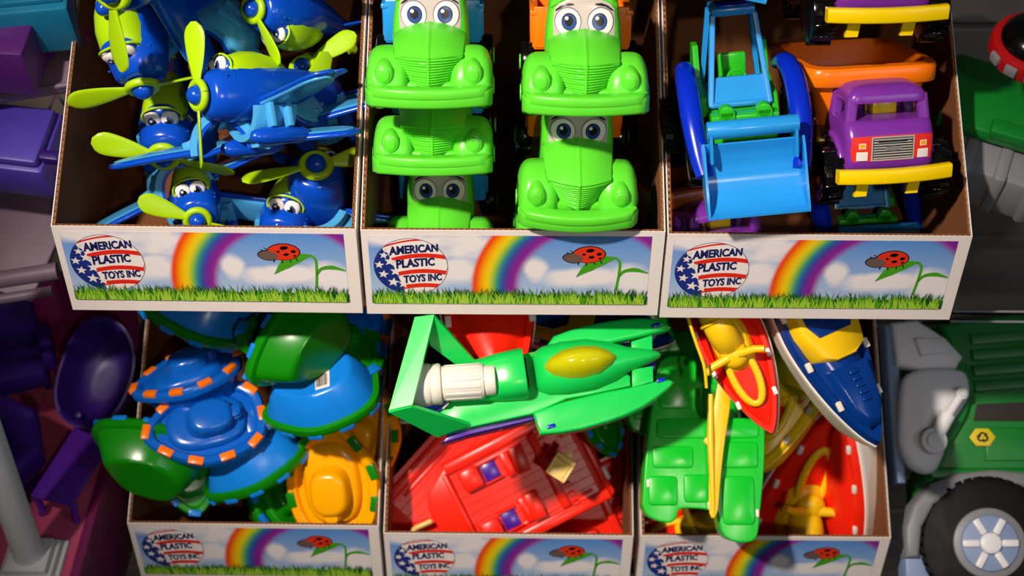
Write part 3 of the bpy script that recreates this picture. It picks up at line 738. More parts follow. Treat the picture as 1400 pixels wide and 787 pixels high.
# ------------------------------------------------------------------ front loader (front along -Y)
def make_loader():
    t = thing('toy_loader', 'l', 'toy truck')
    # light blue cab frame tapering to a small roof
    def rect(hx, y0, y1, z): return [Vector((-hx, y0, z)), Vector((hx, y0, z)), Vector((hx, y1, z)), Vector((-hx, y1, z))]
    low = rect(.029, .004, .070, .060); top = rect(.0205, .034, .064, .142)
    for k in range(4):
        pl = NB(); a, b = low[k], top[k]; loft(pl, [[(c.x+p[0], c.y+p[1], c.z) for p in sup(.0028, .0034, 5, 12)] for c in (a, b)]); obj('cab_pillar', pl, M_azure, t)
    for k in range(4):
        sl = NB(); tube(sl, [low[k], low[(k+1) % 4]], .0032, 8); obj('cab_sill', sl, M_azure, t)
    rf = NB(); box(rf, (.043, .034, .008), (0, .049, .144), bev=.002); obj('cab_roof', rf, M_azure, t)
    rr = NB(); box(rr, (.030, .022, .002), (0, .049, .1485), bev=.0008); obj('roof_hatch', rr, M_cobalt, t)
    gp = NB(); loft(gp, [[(-.030, .003, .060), (.030, .003, .060), (.026, .015, .084), (-.026, .015, .084)], [(-.030, .006, .060), (.030, .006, .060), (.026, .018, .084), (-.026, .018, .084)]]); obj('windscreen_panel', gp, M_azure, t)
    # green body
    gb = NB(); box(gb, (.062, .100, .030), (0, .020, .040), bev=.003); box(gb, (.066, .016, .018), (0, -.020, .050), bev=.002); obj('body', gb, M_mgreen, t)
    for s in (-1, 1):
        kn = NB(); cyl(kn, .0075, .012, T(s*.018, -.024, .0615) @ R(90, 'X'), seg=20, bev=.0015); box(kn, (.015, .012, .010), (s*.018, -.024, .0575)); obj('lamp_lug', kn, M_mgreen, t)
        sd = NB(); prism(sd, [(.000, .050), (.080, .050), (.090, .080), (.080, .104), (.066, .104), (.055, .074), (.010, .066)], -.003, .003, Matrix(((0, 0, 1, s*.0345), (1, 0, 0, 0), (0, 1, 0, 0), (0, 0, 0, 1))), .001); obj('side_panel', sd, M_mgreen, t)
    se = NB(); box(se, (.030, .022, .020), (0, .040, .066), bev=.003); box(se, (.028, .006, .036), (0, .052, .080), bev=.003); obj('seat', se, M_mgreen, t)
    tube_ = NB(); tube(tube_, [(0, .012, .062), (0, .022, .078)], .002, 8); tube(tube_, [(.009*math.cos(a), .022, .080+.009*math.sin(a)) for a in [2*PI*k/16 for k in range(17)]], .0016, 6); obj('steering_wheel', tube_, M_mgreen, t)
    # thick arms
    for s in (-1, 1):
        ctr = curve_pts([(s*.047, .056, .082), (s*.050, .030, .090), (s*.052, -.002, .082), (s*.052, -.030, .060), (s*.049, -.052, .030), (s*.046, -.066, .014)], 6)
        n = len(ctr); am = NB(); tube(am, ctr, [.0085+.0025*math.sin(PI*i/(n-1)) for i in range(n)], 14, flat=.85); obj('lift_arm', am, M_cobalt, t, 60)
    # bucket with side cheeks and top bar
    pr = [(-.066, .046), (-.062, .036), (-.060, .022), (-.062, .008), (-.068, -.004), (-.078, -.013), (-.088, -.017), (-.098, -.018)]
    def bkt(u, v):
        k = v*(len(pr)-1); i = min(int(k), len(pr)-2); f = k-i
        return (-.047+.094*u, pr[i][0]+(pr[i+1][0]-pr[i][0])*f, pr[i][1]+(pr[i+1][1]-pr[i][1])*f)
    bk = obj('bucket', grid(NB(), bkt, 8, 21, thick=.0022), M_azure, t, 60)
    for s in (-1, 1):
        ck = NB(); prism(ck, [(y, z) for y, z in pr] + [(-.098, -.014), (-.088, .010), (-.076, .040), (-.070, .048)], -.0012, .0012, Matrix(((0, 0, 1, s*.047), (1, 0, 0, 0), (0, 1, 0, 0), (0, 0, 0, 1))), .0); obj('bucket_cheek', ck, M_azure, bk)
        up = NB(); prism(up, [(-.064, .030), (-.078, .030), (-.077, .052), (-.074, .066), (-.062, .066), (-.058, .048)], -.0015, .0015, Matrix(((0, 0, 1, s*.040), (1, 0, 0, 0), (0, 1, 0, 0), (0, 0, 0, 1))), .0008); obj('bucket_bracket', up, M_azure, bk)
    br = NB(); cyl(br, .0085, .086, T(0, -.068, .060) @ R(90, 'Y'), seg=24, bev=.001); obj('cross_bar', br, M_azure, t)
    for s in (-1, 1): wheel(t, .036, .030, s*.062, .040, .024); wheel(t, .028, .020, s*.050, -.030, .020, lugs=12)
    return t
d0 = make_dumper(); l0 = make_loader()
for i, (px, py, y, n_, u_, s_, lab) in enumerate((
    (1222, 250, .020, (.14, -.34, .93), (-.03, .93, .34), 1.0, 'toy dump truck with purple cab and orange tipper, right middle of its tray'),
    (1212, 32, .075, (.05, -.40, .92), (-.02, .92, .38), 1.0, 'toy dump truck whose yellow bumper and cab foot show at the top edge'),
    (1008, 398, .030, (.32, -.28, .90), (-.06, .93, .34), .98, 'toy dump truck low in the corner under the blue loader bucket'))):
    o = dup(d0) if i else d0
    o['label'] = lab; o['group'] = 'purple and orange dump trucks'; place_by(o, px, py, y, n_, u_, s_, (0, -.015, .010))
for i, (px, py, y, n_, u_, s_, lab) in enumerate((
    (1031, 240, .005, (.02, -.42, .90), (-.09, .90, .40), 1.0, 'toy front loader with raised sky blue bucket, left middle of its tray'),
    (1198, 374, .095, (.02, -.42, .90), (-.06, .90, .40), 1.0, 'toy front loader low behind the lip, below the dump truck'),
    (985, -62, .100, (-.10, -.40, .90), (.18, .90, .40), 1.0, 'toy front loader cut by the top edge, bucket corner over the other cab'))):
    o = dup(l0) if i else l0
    o['label'] = lab; o['group'] = 'toy loaders'; place_by(o, px, py, y, n_, u_, s_, (0, -.070, .012))
# ------------------------------------------------------------------ tugboats: bow along -Y, deck up
def hull_outline(n=56, W=.050, L=.068, bow=1.0):
    """plan outline, bow at -Y, broad round stern"""
    o = []
    for k in range(n):
        a = 2*PI*k/n; c, s = math.cos(a), math.sin(a)          # s = -1 bow
        y = L*(s if s > -.0 else s)
        taper = 1.0 - .50*bow*max(0, -s)**1.5
        x = W*math.copysign(abs(c)**(.80 if s < 0 else .62), c)*taper
        o.append((x, y))
    return o
def scaled(o, kx, ky, dy, z): return [(x*kx, y*ky+dy, z) for x, y in o]
def make_tug(deckm, hullm, blockm, nblk=10, label='t'):
    t = thing('toy_tugboat', label, 'toy boat')
    O = hull_outline()
    obj('hull', loft(NB(), [scaled(O, .50, .52, .004, -.040), scaled(O, .60, .62, .003, -.040), scaled(O, .66, .68, .003, -.037), scaled(O, .84, .86, .001, -.012), scaled(O, .89, .91, 0, -.003), scaled(O, .90, .92, 0, .000)]), hullm, t, 45)
    dk = NB(); loft(dk, [scaled(O, .93, .945, 0, -.006), scaled(O, .99, .99, 0, -.005), scaled(O, 1.0, 1.0, 0, -.001), scaled(O, .99, .99, 0, .004), scaled(O, .94, .955, 0, .0072), scaled(O, .80, .84, 0, .0072), scaled(O, .76, .81, 0, .005), scaled(O, .74, .79, 0, -.002), scaled(O, .72, .77, 0, -.004), scaled(O, .50, .50, 0, -.004)])
    obj('deck', dk, deckm, t, 50)
    def blob(rings): return loft(NB(), rings)
    cb = blob([[(x, y, z) for x, y in sup(a, b, 2.6, 36, 0, cy)] for z, a, b, cy in ((-.005, .030, .044, .002), (.006, .029, .043, .002), (.009, .026, .040, .003), (.0095, .022, .034, .004), (.010, .021, .026, .006), (.022, .0195, .024, .008), (.026, .018, .022, .008), (.0275, .014, .018, .008))])
    ca = obj('cabin', cb, deckm, t, 50)
    obj('funnel', cyl(cyl(NB(), .0085, .012, T(0, .034, .012), seg=28, bev=.0015), .0068, .006, T(0, .034, .019), seg=28, bev=.001), deckm, t)
    st = NB(); box(st, (.044, .014, .006), (0, .050, -.001), bev=.002); obj('stern_step', st, deckm, t)
    # coloured blocks clipped over the gunwale
    tot = len(O); peri = [0]
    for i in range(tot): peri.append(peri[-1] + (Vector(O[(i+1) % tot])-Vector(O[i])).length)
    for k in range(nblk):
        d = peri[-1]*(k+.5)/nblk; i = max(j for j in range(tot) if peri[j] <= d); p, q = Vector(O[i]), Vector(O[(i+1) % tot]); f = (d-peri[i])/(peri[i+1]-peri[i])
        c = p.lerp(q, f); dr = math.degrees(math.atan2((q-p).y, (q-p).x))
        bm = NB(); box(bm, (.0170, .0092, .0064), (0, 0, 0), T(c.x*.905, c.y*.93, .0054) @ R(dr, 'Z'), bev=.0014); obj('gunwale_block', bm, blockm, t)
    return t
tugs = {}
tugs['amber'] = make_tug(M_amber, M_amber, M_boatgreen)
tugs['blue'] = make_tug(M_boatblue, M_boatblue, M_orange)
tugs['green'] = make_tug(M_boatgreen, M_hullblue, M_hullblue)
tugs['leaf'] = make_tug(M_boatgreen, M_boatgreen, M_hullblue)
used = set()
for kind, px, py, y, n_, u_, s_, lab in (
    ('amber', 455, 656, .050, (-.08, .98, .18), (-.10, -.16, .96), 1.16, 'amber toy tugboat with green gunwale blocks, bow up at the right of its tray'),
    ('blue', 280, 580, .060, (-.93, -.20, .20), (.10, .45, .90), 1.06, 'blue toy tugboat with orange gunwale blocks lying across the green ones'),
    ('green', 440, 548, .055, (-.95, -.28, -.1), (.10, -.72, -.62), 1.05, 'upturned toy tugboat showing a blue hull with a barcode label and green rim'),
    ('leaf', 425, 470, .110, (-.75, .10, .30), (.22, .75, .60), 1.30, 'large green toy tugboat with blue gunwale blocks, under the upper tray'),
    ('leaf', 402, 462, .080, (-.62, -.62, .40), (-.75, .35, -.50), 1.05, 'green toy tugboat on edge, its pointed hull crossing the large green one'),
    ('blue', 255, 512, .110, (-.92, -.35, .20), (-.30, .80, .50), .98, 'blue toy tugboat with orange blocks on edge behind the front blue one'),
    ('green', 275, 436, .150, (-.80, .20, .4), (.02, -.80, -.50), 1.05, 'upturned blue-hulled toy tugboat with a green rim, top left of the tugboat tray'),
    ('leaf', 204, 616, .055, (-.80, .42, .30), (-.10, .75, -.60), 1.05, 'dark green toy tugboat whose pointed bow hangs over the left tray rim'),
    ('leaf', 256, 640, .060, (.25, -.95, .10), (.20, .25, .92), .86, 'green toy tugboat with blue blocks standing behind the lip, lower left'),
    ('green', 350, 640, .060, (-.86, -.50, .1), (.45, -.72, -.42), 1.0, 'toy tugboat on edge with blue hull and green rim beside the amber one'),
    ('leaf', 385, 690, .060, (.40, -.80, .10), (.62, .30, .60), .85, 'green toy tugboat jammed under the edge-on blue-hulled one'),
    ('blue', 470, 470, .150, (.60, .5, .1), (.35, .4, .85), 1.05, 'blue toy tugboat deep behind the large green one, top right'),
    ('amber', 500, 590, .120, (.2, .8, .1), (-.2, .3, .8), .95, 'amber toy tugboat deep beside the right wall, behind the barcode one')):
    o = tugs[kind] if kind not in used else dup(tugs[kind]); used.add(kind)
    o['label'] = lab; o['group'] = 'toy tugboats'
    place(o, px, py, y, n_, u_, s_)
    if 'barcode' in lab and 'showing' in lab:
        bl = obj('barcode_label', box(NB(), (.024, .016, .0004), (-.013, .016, -.0403), bev=.0), M_eyew, o)
        bb = NB(); rnd = random.Random(7); y_ = .0092
        for k in range(13):
            wv = rnd.choice((.0004, .0006, .0008)); box(bb, (.017, wv, .0002), (-.013, y_+.0003, -.0407)); y_ += wv + rnd.choice((.0004, .0006))
        obj('bars', bb, M_black, bl, kind='stuff')
    used.add(kind)

# ------------------------------------------------------------------ green hydroplane on top of the middle lower tray
Y_H = -.015
tr, K = tracer(735, 520, Y_H)
hp = thing('toy_hydroplane', 'green twin-pontoon toy hydroplane with yellow canopy and white engine', 'toy boat')
place_flat(hp, 735, 520, Y_H, rx=-14)
H = M_jade
lowp = tr((600, 597), (642, 584), (728, 566), (738, 594), (790, 588), (850, 571), (895, 548), (921, 523), (906, 519), (862, 530), (862, 465), (893, 456), (919, 446), (908, 438), (890, 434), (850, 436), (800, 444), (760, 460), (748, 478), (690, 490), (655, 512), (625, 540))
body = tr((598, 597), (640, 586), (728, 567), (775, 546), (803, 541), (862, 528), (862, 514), (850, 505), (850, 470), (800, 472), (747, 476), (690, 488), (655, 500), (625, 540), (600, 566))
obj('body_deck', prism(NB(), body, -.010, .002, bev=.003), H, hp)
obj('pontoon', prism(NB(), tr((728, 565), (738, 595), (765, 593), (795, 588), (830, 578), (855, 569), (878, 558), (900, 543), (915, 531), (921, 523), (916, 520), (906, 519), (885, 525), (862, 530), (830, 536), (803, 542), (770, 550)), -.010, .006, bev=.004, seg=3), H, hp, 50)
obj('pontoon', prism(NB(), tr((742, 480), (757, 459), (775, 452), (800, 444), (825, 439), (850, 435), (875, 433), (895, 434), (908, 438), (919, 446), (912, 451), (895, 455), (862, 463), (830, 470), (800, 478), (770, 486)), -.010, .006, bev=.004, seg=3), H, hp, 50)
for pp in (tr((864, 466), (893, 457), (893, 478), (864, 482)), tr((864, 505), (893, 500), (893, 522), (864, 530))): obj('nose_strut', prism(NB(), pp, -.004, .003, bev=.0015), H, hp)
# violet under hull and keels
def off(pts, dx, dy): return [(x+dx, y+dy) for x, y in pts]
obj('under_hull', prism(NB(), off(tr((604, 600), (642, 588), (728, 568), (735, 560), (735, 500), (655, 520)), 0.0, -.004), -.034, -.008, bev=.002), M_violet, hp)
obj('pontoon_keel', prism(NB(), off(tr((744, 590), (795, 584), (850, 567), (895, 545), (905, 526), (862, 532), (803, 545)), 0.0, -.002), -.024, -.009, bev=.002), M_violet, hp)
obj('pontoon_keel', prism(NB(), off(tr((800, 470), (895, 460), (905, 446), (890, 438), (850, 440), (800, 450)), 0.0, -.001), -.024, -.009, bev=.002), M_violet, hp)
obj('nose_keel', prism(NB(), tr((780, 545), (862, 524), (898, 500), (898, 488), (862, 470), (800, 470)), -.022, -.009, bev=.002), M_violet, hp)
ax = Vector((.9897, .1432, 0))
def along(cx, cy, secs, n=2.4, seg=36, z0=0.0, M=None):
    """loft along the hull axis; secs: distance px, half width px, height m"""
    pv = Vector((-ax.y, ax.x, 0)); c = Vector(tr((cx, cy))[0] + (0,)); rings = []
    for d, wv, h in secs:
        rings.append([c + ax*(d*K) + pv*(p[0]*K*wv) + Vector((0, 0, z0 + max(-.15, p[1])*h)) for p in sup(1, 1, n, seg)])
    return loft(NB(), rings)
def along2(cx, cy, secs, n, seg=36, z0=0.0): return along(cx, cy, secs, n, seg, z0)
obj('engine_cowl', along(690, 516, ((-40, 27, .020), (-38, 29, .023), (-5, 33, .030), (25, 35, .034), (28, 34, .033)), 3.2), H, hp, 45)
obj('cockpit_body', along(815, 497, ((-85, 24, .010), (-82, 28, .016), (-70, 34, .022), (-45, 37, .027), (-10, 36, .028), (20, 28, .024), (45, 17, .018), (72, 10, .013), (86, 5, .008), (90, 2, .004)), 2.3), H, hp, 60)
obj('air_intake', along(716, 512, ((-1, 22, .026), (5, 20, .024)), 3.0, z0=.004), M_dark, hp)
cn = along(792, 500, ((-51, 2, .004), (-48, 9, .018), (-38, 17, .029), (-20, 24, .037), (2, 26, .040), (24, 23, .037), (40, 15, .030), (48, 7, .022), (51, 1, .016)), 2.0, 30, .004); obj('canopy', cn, M_canopy, hp, 80)
for k in range(9): 
    vb = NB(); c = tr((683 + 3.6*k, 537 - .6*k))[0]; box(vb, (.0011, .0090, .0012), (c[0], c[1], .0205), R(-8, 'Z') @ Matrix(), bev=.0003, seg=1)
    bmv = vb; obj('vent_slat', bmv, H, hp)
for a in ((898, 444), (903, 521), (753, 584)):
    c = tr(a)[0]; obj('blue_plug', box(NB(), (.0095, .0042, .003), (0, 0, 0), T(c[0], c[1], .0062) @ R(16, 'Z'), bev=.001), M_cobalt, hp)
# tail wing: raised bar carried by two fins
def slab(pts, th, m, nm, par):
    pts = [Vector(p) for p in pts]; n = (pts[1]-pts[0]).cross(pts[2]-pts[0]).normalized()*th
    return obj(nm, loft(NB(), [[p-n/2 for p in pts], [p+n/2 for p in pts]]), m, par)
def P3(px, py, z): q = tr((px, py))[0]; return (q[0], q[1], z)
slab([P3(571, 447, .052), P3(597, 445, .056), P3(570, 566, .056), P3(539, 572, .052)], .0045, H, 'wing_bar', hp)
slab([P3(584, 446, .055), P3(598, 446, .055), P3(658, 503, .004), P3(636, 506, .002), P3(590, 478, .030)], .004, H, 'tail_fin', hp)
slab([P3(538, 573, .053), P3(569, 566, .055), P3(643, 580, .004), P3(598, 596, .002)], .004, H, 'tail_fin', hp)
# engine
c0 = tr((598, 530))[0]; Mx = T(c0[0], c0[1], .022) @ R(4, 'Z') @ R(90, 'Y')
en = NB(); cyl(en, .0215, .012, Mx, bev=.003, seg=36); cyl(en, .0225, .006, Mx @ T(0, 0, -.008), r2=.0215, bev=.001, seg=36); e0 = obj('engine', en, M_wplast, hp)
rb = NB(); cyl(rb, .0185, .044, Mx @ T(0, 0, .028), seg=36, bev=.002); obj('barrel', rb, M_wplast, e0)
for k in range(14): obj('rib', box(NB(), (.0022, .0040, .038), (.0180, 0, 0), Mx @ T(0, 0, .028) @ R(360*k/14, 'Z'), bev=.0008, seg=1), M_wplast, e0)
obj('collar', cyl(NB(), .0160, .014, Mx @ T(0, 0, .055), seg=30, bev=.002), M_wplast, e0)
bell = NB(); cyl(bell, .0205, .018, Mx @ T(0, 0, -.018), r2=.0225, seg=36, bev=.002); obj('exhaust_bell', bell, M_lgrey, e0)

# ------------------------------------------------------------------ red deck pieces in the same tray
def deck_plate(nm, lab, px, py, y, rz, rx, L_, W_, full=True, ry=0):
    t = thing(nm, lab, 'toy boat', 'red toy boats in the middle lower tray')
    place_flat(t, px, py, y, rx=rx, ry=ry, rz=rz, s=1.16)
    bm = NB(); out = [(-L_/2-.020, -.020), (-L_/2-.016, -W_*.34), (-L_/2+.020, -W_/2), (L_/2-.006, -W_/2), (L_/2, -W_/2+.006), (L_/2, W_/2-.006), (L_/2-.006, W_/2), (-L_/2+.020, W_/2), (-L_/2-.012, W_*.32), (-L_/2-.020, .020)]
    prism(bm, out, -.016, 0, bev=.003); obj('deck', bm, M_red, t)
    for s in (-1, 1): obj('gunwale', box(NB(), (L_-.020, .012, .010), (.004, s*(W_/2-.007), .002), bev=.0025), M_red, t); obj('gunwale_moulding', box(NB(), (L_-.05, .004, .004), (.004, s*(W_/2-.018), .001), bev=.001), M_red, t)
    for k in range(-5, 6): obj('plank', box(NB(), (L_-.030, .0097, .0010), (0, k*.0100, .0002), bev=.0003, seg=1), M_red, t)
    if full:
        obj('bulkhead', box(NB(), (.010, W_-.028, .011), (.030, 0, .004), bev=.002), M_red, t)
        for k in range(9): obj('bulkhead_rib', box(NB(), (.009, .0035, .012), (.041, -.044+.011*k, .003), bev=.001, seg=1), M_red, t)
        obj('stern_rail', box(NB(), (.006, W_-.02, .010), (-L_/2+.012, 0, .004), bev=.002), M_red, t)
        obj('bow_rail', box(NB(), (.008, W_-.03, .008), (L_/2-.006, 0, .002), bev=.002), M_red, t)
        for s in (-1, 1):
            x = -.030 if s > 0 else -.034
            obj('stove_block', box(NB(), (.022, .024, .013), (x-.018, s*.030, .007), bev=.003), M_red, t)
            obj('violet_hatch', box(NB(), (.017, .019, .002), (x+.004, s*.028, .0022), bev=.0006), M_violet, t)
            fr = NB()
            for q in (-1, 1): box(fr, (.022, .0025, .005), (x+.004, s*.028+q*.011, .004), bev=.0008, seg=1)
            obj('hatch_side', fr, M_red, t, kind='stuff')
            obj('bench', box(NB(), (.016, .030, .014), (x+.036, s*.026, .008), T(0, 0, 0) @ R(-4, 'Z'), bev=.002), M_red, t)
            obj('bench_step', box(NB(), (.010, .028, .008), (x+.024, s*.026, .005), bev=.002), M_red, t)
        obj('rope_coil', (lambda b_: tube(b_, [(L_/2-.022+.0002*k*math.cos(k*.6), .034+.0002*k*math.sin(k*.6), .004) for k in range(40)], .0012, 6))(NB()), M_red, t)
        obj('white_clip', box(NB(), (.007, .016, .008), (L_/2-.001, -.030, .001), bev=.002), M_wplast, t)
    return t
deck_plate('toy_boat_deck', 'red plank-patterned toy boat deck with cream seat on it', 716, 660, .095, 27, -4, .168, .115)
deck_plate('toy_boat_deck', 'second red toy boat deck leaning on the left wall under the first', 628, 655, .110, 48, -8, .165, .100, False, ry=8)
deck_plate('toy_boat_deck', 'lowest red toy boat deck, its corner with a white clip at the lower right', 798, 712, .100, 24, -2, .175, .105, True)
# cream seat
st = thing('toy_chair', 'small cream toy chair standing on the red deck', 'toy chair'); place_flat(st, 768, 637, .045, rx=-10, rz=-32)
fr = NB(); prism(fr, [(-.013, -.016), (.013, -.016), (.013, .010), (-.013, .010)], 0, .004, bev=.001); obj('seat', fr, M_cream, st)
obj('backrest', box(NB(), (.026, .006, .012), (0, .009, .007), bev=.0015), M_cream, st)
for s in (-1, 1): obj('arm', box(NB(), (.003, .022, .007), (s*.0115, -.004, .006), bev=.001), M_cream, st)
obj('seat_pad', box(NB(), (.017, .015, .002), (0, -.006, .0048), bev=.0006), M_cream, st)
obj('peg', box(NB(), (.009, .007, .005), (0, .016, .005), bev=.001), M_cream, st)
ck = thing('toy_crank', 'cream angled toy lever at the left end of the red deck', 'toy lever'); place_flat(ck, 578, 722, .052, rx=-10)
obj('lever', tube(NB(), curve_pts([(-.012, -.010, .002), (-.010, -.001, .004), (0, .004, .006), (.011, .009, .006)], 6), .0035, 10), M_cream, ck)
# ------------------------------------------------------------------ speedboats (bow along -Y, deck up)
def sb_outline(W=.038, L=.090, n=26):
    """pointed bow at -Y, square-ish stern"""
    R_ = []
    for i in range(n+1):
        t_ = i/n; y = -L + 2*L*t_; w_ = W*min(1, (math.sin(min(1, t_*1.45)*PI/2))**.72 if t_ > 0 else 0); w_ *= 1 - .14*max(0, t_-.6)/.4
        R_.append((max(w_, .0008), y))
    return R_ + [(-x, y) for x, y in reversed(R_)]
def make_speedboat(deckm, hullm, topm, windowm, style=0):
    t = thing('toy_speedboat', 's', 'toy boat'); O = sb_outline()
    obj('hull', loft(NB(), [scaled(O, .45, .80, .008, -.036), scaled(O, .62, .86, .006, -.035), scaled(O, .90, .955, .002, -.016), scaled(O, 1.0, 1.0, 0, -.004), scaled(O, 1.03, 1.01, 0, -.002), scaled(O, 1.03, 1.01, 0, .001), scaled(O, .98, .99, 0, .002)]), hullm, t, 45)
    dk = NB(); loft(dk, [scaled(O, 1.0, .995, 0, .001), scaled(O, 1.0, .995, 0, .006), scaled(O, .95, .975, 0, .010), scaled(O, .84, .92, .003, .010), scaled(O, .80, .90, .004, .006), scaled(O, .77, .88, .005, .007), scaled(O, .60, .74, .010, .0145), scaled(O, .35, .55, .016, .018), scaled(O, .12, .35, .020, .0185)])
    d_ = obj('deck', dk, deckm, t, 50)
    for s in (-1, 1):
        for k in (6, 12, 19):
            x, y = O[k]; obj('white_clip', box(NB(), (.005, .009, .004), (s*x*.92, y*.97, .0105), bev=.0012), M_wplast, t)
    if style == 0:          # yellow arch cabin with mast, funnel and cross arms
        rings = []
        for z, a, b, cy in ((.010, .022, .036, .018), (.022, .0195, .032, .020), (.026, .017, .028, .021), (.027, .010, .018, .022)): rings.append([(x, y, z) for x, y in sup(a, b, 2.6, 32, 0, cy)])
        cb = obj('cabin', loft(NB(), rings), topm, t, 50)
        for s in (-1, 1):
            wq = NB(); loft(wq, [[(s*(.0208)+q[0]*0, .006+q[0], .0165+q[1]) for q in sup(.010, .0035, 2.4, 18)], [(s*(.0222), .006+q[0], .0165+q[1]) for q in sup(.0085, .0028, 2.4, 18)]]); obj('side_window', wq, windowm, cb, 60)
        lp = NB(); tube(lp, [(.0135*math.cos(a), -.018+.034*math.sin(a), .0205+.004*math.sin(a)) for a in [2*PI*k/28 for k in range(29)]], .0042, 12, flat=.8); obj('windscreen_frame', lp, topm, t, 60)
        obj('windscreen', prism(NB(), [(x*.8, y*.9) for x, y in sup(.0135, .034, 2, 24)], .017, .0190, T(0, -.018, 0)), windowm, t)
        fu = NB(); tube(fu, curve_pts([(0, .018, .026), (0, .026, .040), (0, .038, .047), (0, .056, .048)], 8), [.0160]*24+[.0150], 24); obj('funnel', fu, topm, t, 50)
        obj('funnel_rim', (lambda b_: tube(b_, [(.0165*math.cos(a), .044, .048+.0165*math.sin(a)) for a in [2*PI*k/24 for k in range(25)]], .0022, 8))(NB()), topm, t, 60)
        for s in (-1, 1): obj('side_arm', tube(NB(), [(s*.006, .004, .036), (s*.024, .002, .040), (s*.034, -.002, .041)], [.0050, .0042, .0036], 12), topm, t)
        obj('roof_dome', ball(NB(), (.0155, .0155, .010), T(0, .006, .030)), topm, t, 60)
    if style == 1:          # broad yellow cockpit with dark glass
        rings = []
        for z, ky in ((.008, 1.0), (.016, .98), (.022, .90), (.023, .86)):
            rings.append([(x, y, z) for x, y in [(-.031*ky, .075), (-.033*ky, .020), (-.026*ky, -.004), (-.010, -.012*ky), (.010, -.012*ky), (.026*ky, -.004), (.033*ky, .020), (.031*ky, .075)]])
        cb = obj('cockpit', loft(NB(), rings), topm, t, 50)
        gl = NB(); prism(gl, [(-.024, .066), (-.024, .024), (-.017, .012), (.017, .012), (.024, .024), (.024, .066)], .0225, .0245, bev=.001); obj('cockpit_glass', gl, M_navy, cb)
        obj('foredeck_panel', loft(NB(), [[(x, y, z) for x, y in [(-.020*k, -.018), (-.014*k, -.056*k), (-.006, -.068*k), (.006, -.068*k), (.014*k, -.056*k), (.020*k, -.018)]] for z, k in ((.013, 1.08), (.0195, 1.0), (.0205, .94))]), deckm, d_)
        for k in range(5): obj('vent_bump', box(NB(), (.009, .004, .002), (0, -.050+.0062*k, .0215), bev=.0008, seg=1), deckm, d_)
    return t
sbs = {'yy': make_speedboat(M_signal, M_signal, M_signal, M_red), 'ry': make_speedboat(M_red, M_wplast, M_signal, M_red), 'bl': make_speedboat(M_navy, M_wplast, M_signal, M_navy, 1), 'rr': make_speedboat(M_red, M_wplast, M_signal, M_red, 2)}
used = set()
for kind, px, py, y, n_, u_, s_, lab in (
    ('ry', 1092, 660, .120, (.24, .84, .48), (.26, -.48, .84), 1.34, 'red and white toy speedboat with yellow funnel, bow up, in the middle of its tray'),
    ('ry', 1012, 488, .030, (.38, -.88, .10), (-.28, -.05, .95), 1.0, 'red toy speedboat bow down with yellow cabin, behind the yellow rotor blade'),
    ('bl', 1132, 480, .025, (.40, -.86, .15), (.38, .10, .90), 1.24, 'navy toy speedboat with yellow cockpit, bow down beside the right wall'),
    ('rr', 1156, 655, .100, (-.08, .92, .36), (-.90, -.10, .34), 1.20, 'red toy speedboat on edge showing its white hull against the right wall'),
    ('yy', 1080, 548, .110, (-.40, -.80, .20), (-.50, .35, .75), 1.05, 'yellow-cabined toy speedboat deep in the tray between the red and navy ones'),
    ('ry', 1150, 715, .120, (.30, .90, .20), (-.55, .15, .80), 1.0, 'red toy speedboat with yellow arm, low at the right behind the lip'),
    ('ry', 935, 728, .070, (-.90, -.20, .10), (.10, .35, .92), 1.0, 'red and yellow toy speedboat low under the green raft, lower left of its tray')):
    o = sbs[kind] if kind not in used else dup(sbs[kind]); used.add(kind)
    o['label'] = lab; o['group'] = 'toy speedboats'; place(o, px, py, y, n_, u_, s_)
# ------------------------------------------------------------------ green raft with two lobes
Y_R = .015; tr, K = tracer(960, 620, Y_R)
rf = thing('toy_raft', 'bright green two-lobed toy raft under the yellow rotor blade', 'toy boat'); place_flat(rf, 960, 620, Y_R, rx=-8)
ro = smooth_poly(tr((905, 492), (948, 490), (952, 520), (950, 556), (962, 575), (985, 578), (1040, 577), (1044, 590), (1042, 640), (1035, 700), (1031, 728), (1022, 738), (1000, 738), (984, 728), (978, 706), (972, 697), (930, 694), (922, 706), (912, 713), (890, 708), (878, 696), (877, 672), (884, 600), (894, 540)), 4)
obj('raft_shell', prism(NB(), ro, -.030, .012, bev=.007, seg=4), M_kelly, rf, 60)
def panel(pts, z1, bev=.002, nm='raised_panel'):
    q = tr(*pts); xs = [p[0] for p in q]; ys = [p[1] for p in q]; obj(nm, prism(NB(), sup((max(xs)-min(xs))/2, (max(ys)-min(ys))/2, 8, 28, (max(xs)+min(xs))/2, (max(ys)+min(ys))/2), .008, .012+(z1-.012)*.45, bev=bev*.9, seg=2), M_kelly, rf, 60)
panel([(893, 610), (946, 612), (944, 640), (890, 638)], .0165)
panel([(886, 650), (924, 652), (922, 690), (884, 686)], .0170)
panel([(932, 648), (972, 650), (972, 686), (932, 684)], .0170)
panel([(985, 606), (1034, 604), (1030, 640), (984, 640)], .0160)
panel([(984, 650), (1028, 650), (1022, 716), (990, 714)], .0170)
panel([(906, 505), (940, 505), (942, 560), (900, 560)], .0160)
panel([(900, 572), (948, 574), (1036, 586), (1036, 598), (946, 600), (896, 598)], .0155)
for a in ((884, 660), (1031, 700), (966, 690)): c = tr(a)[0]; obj('white_clip', box(NB(), (.0035, .009, .004), (c[0], c[1], .0135), bev=.001), M_wplast, rf)
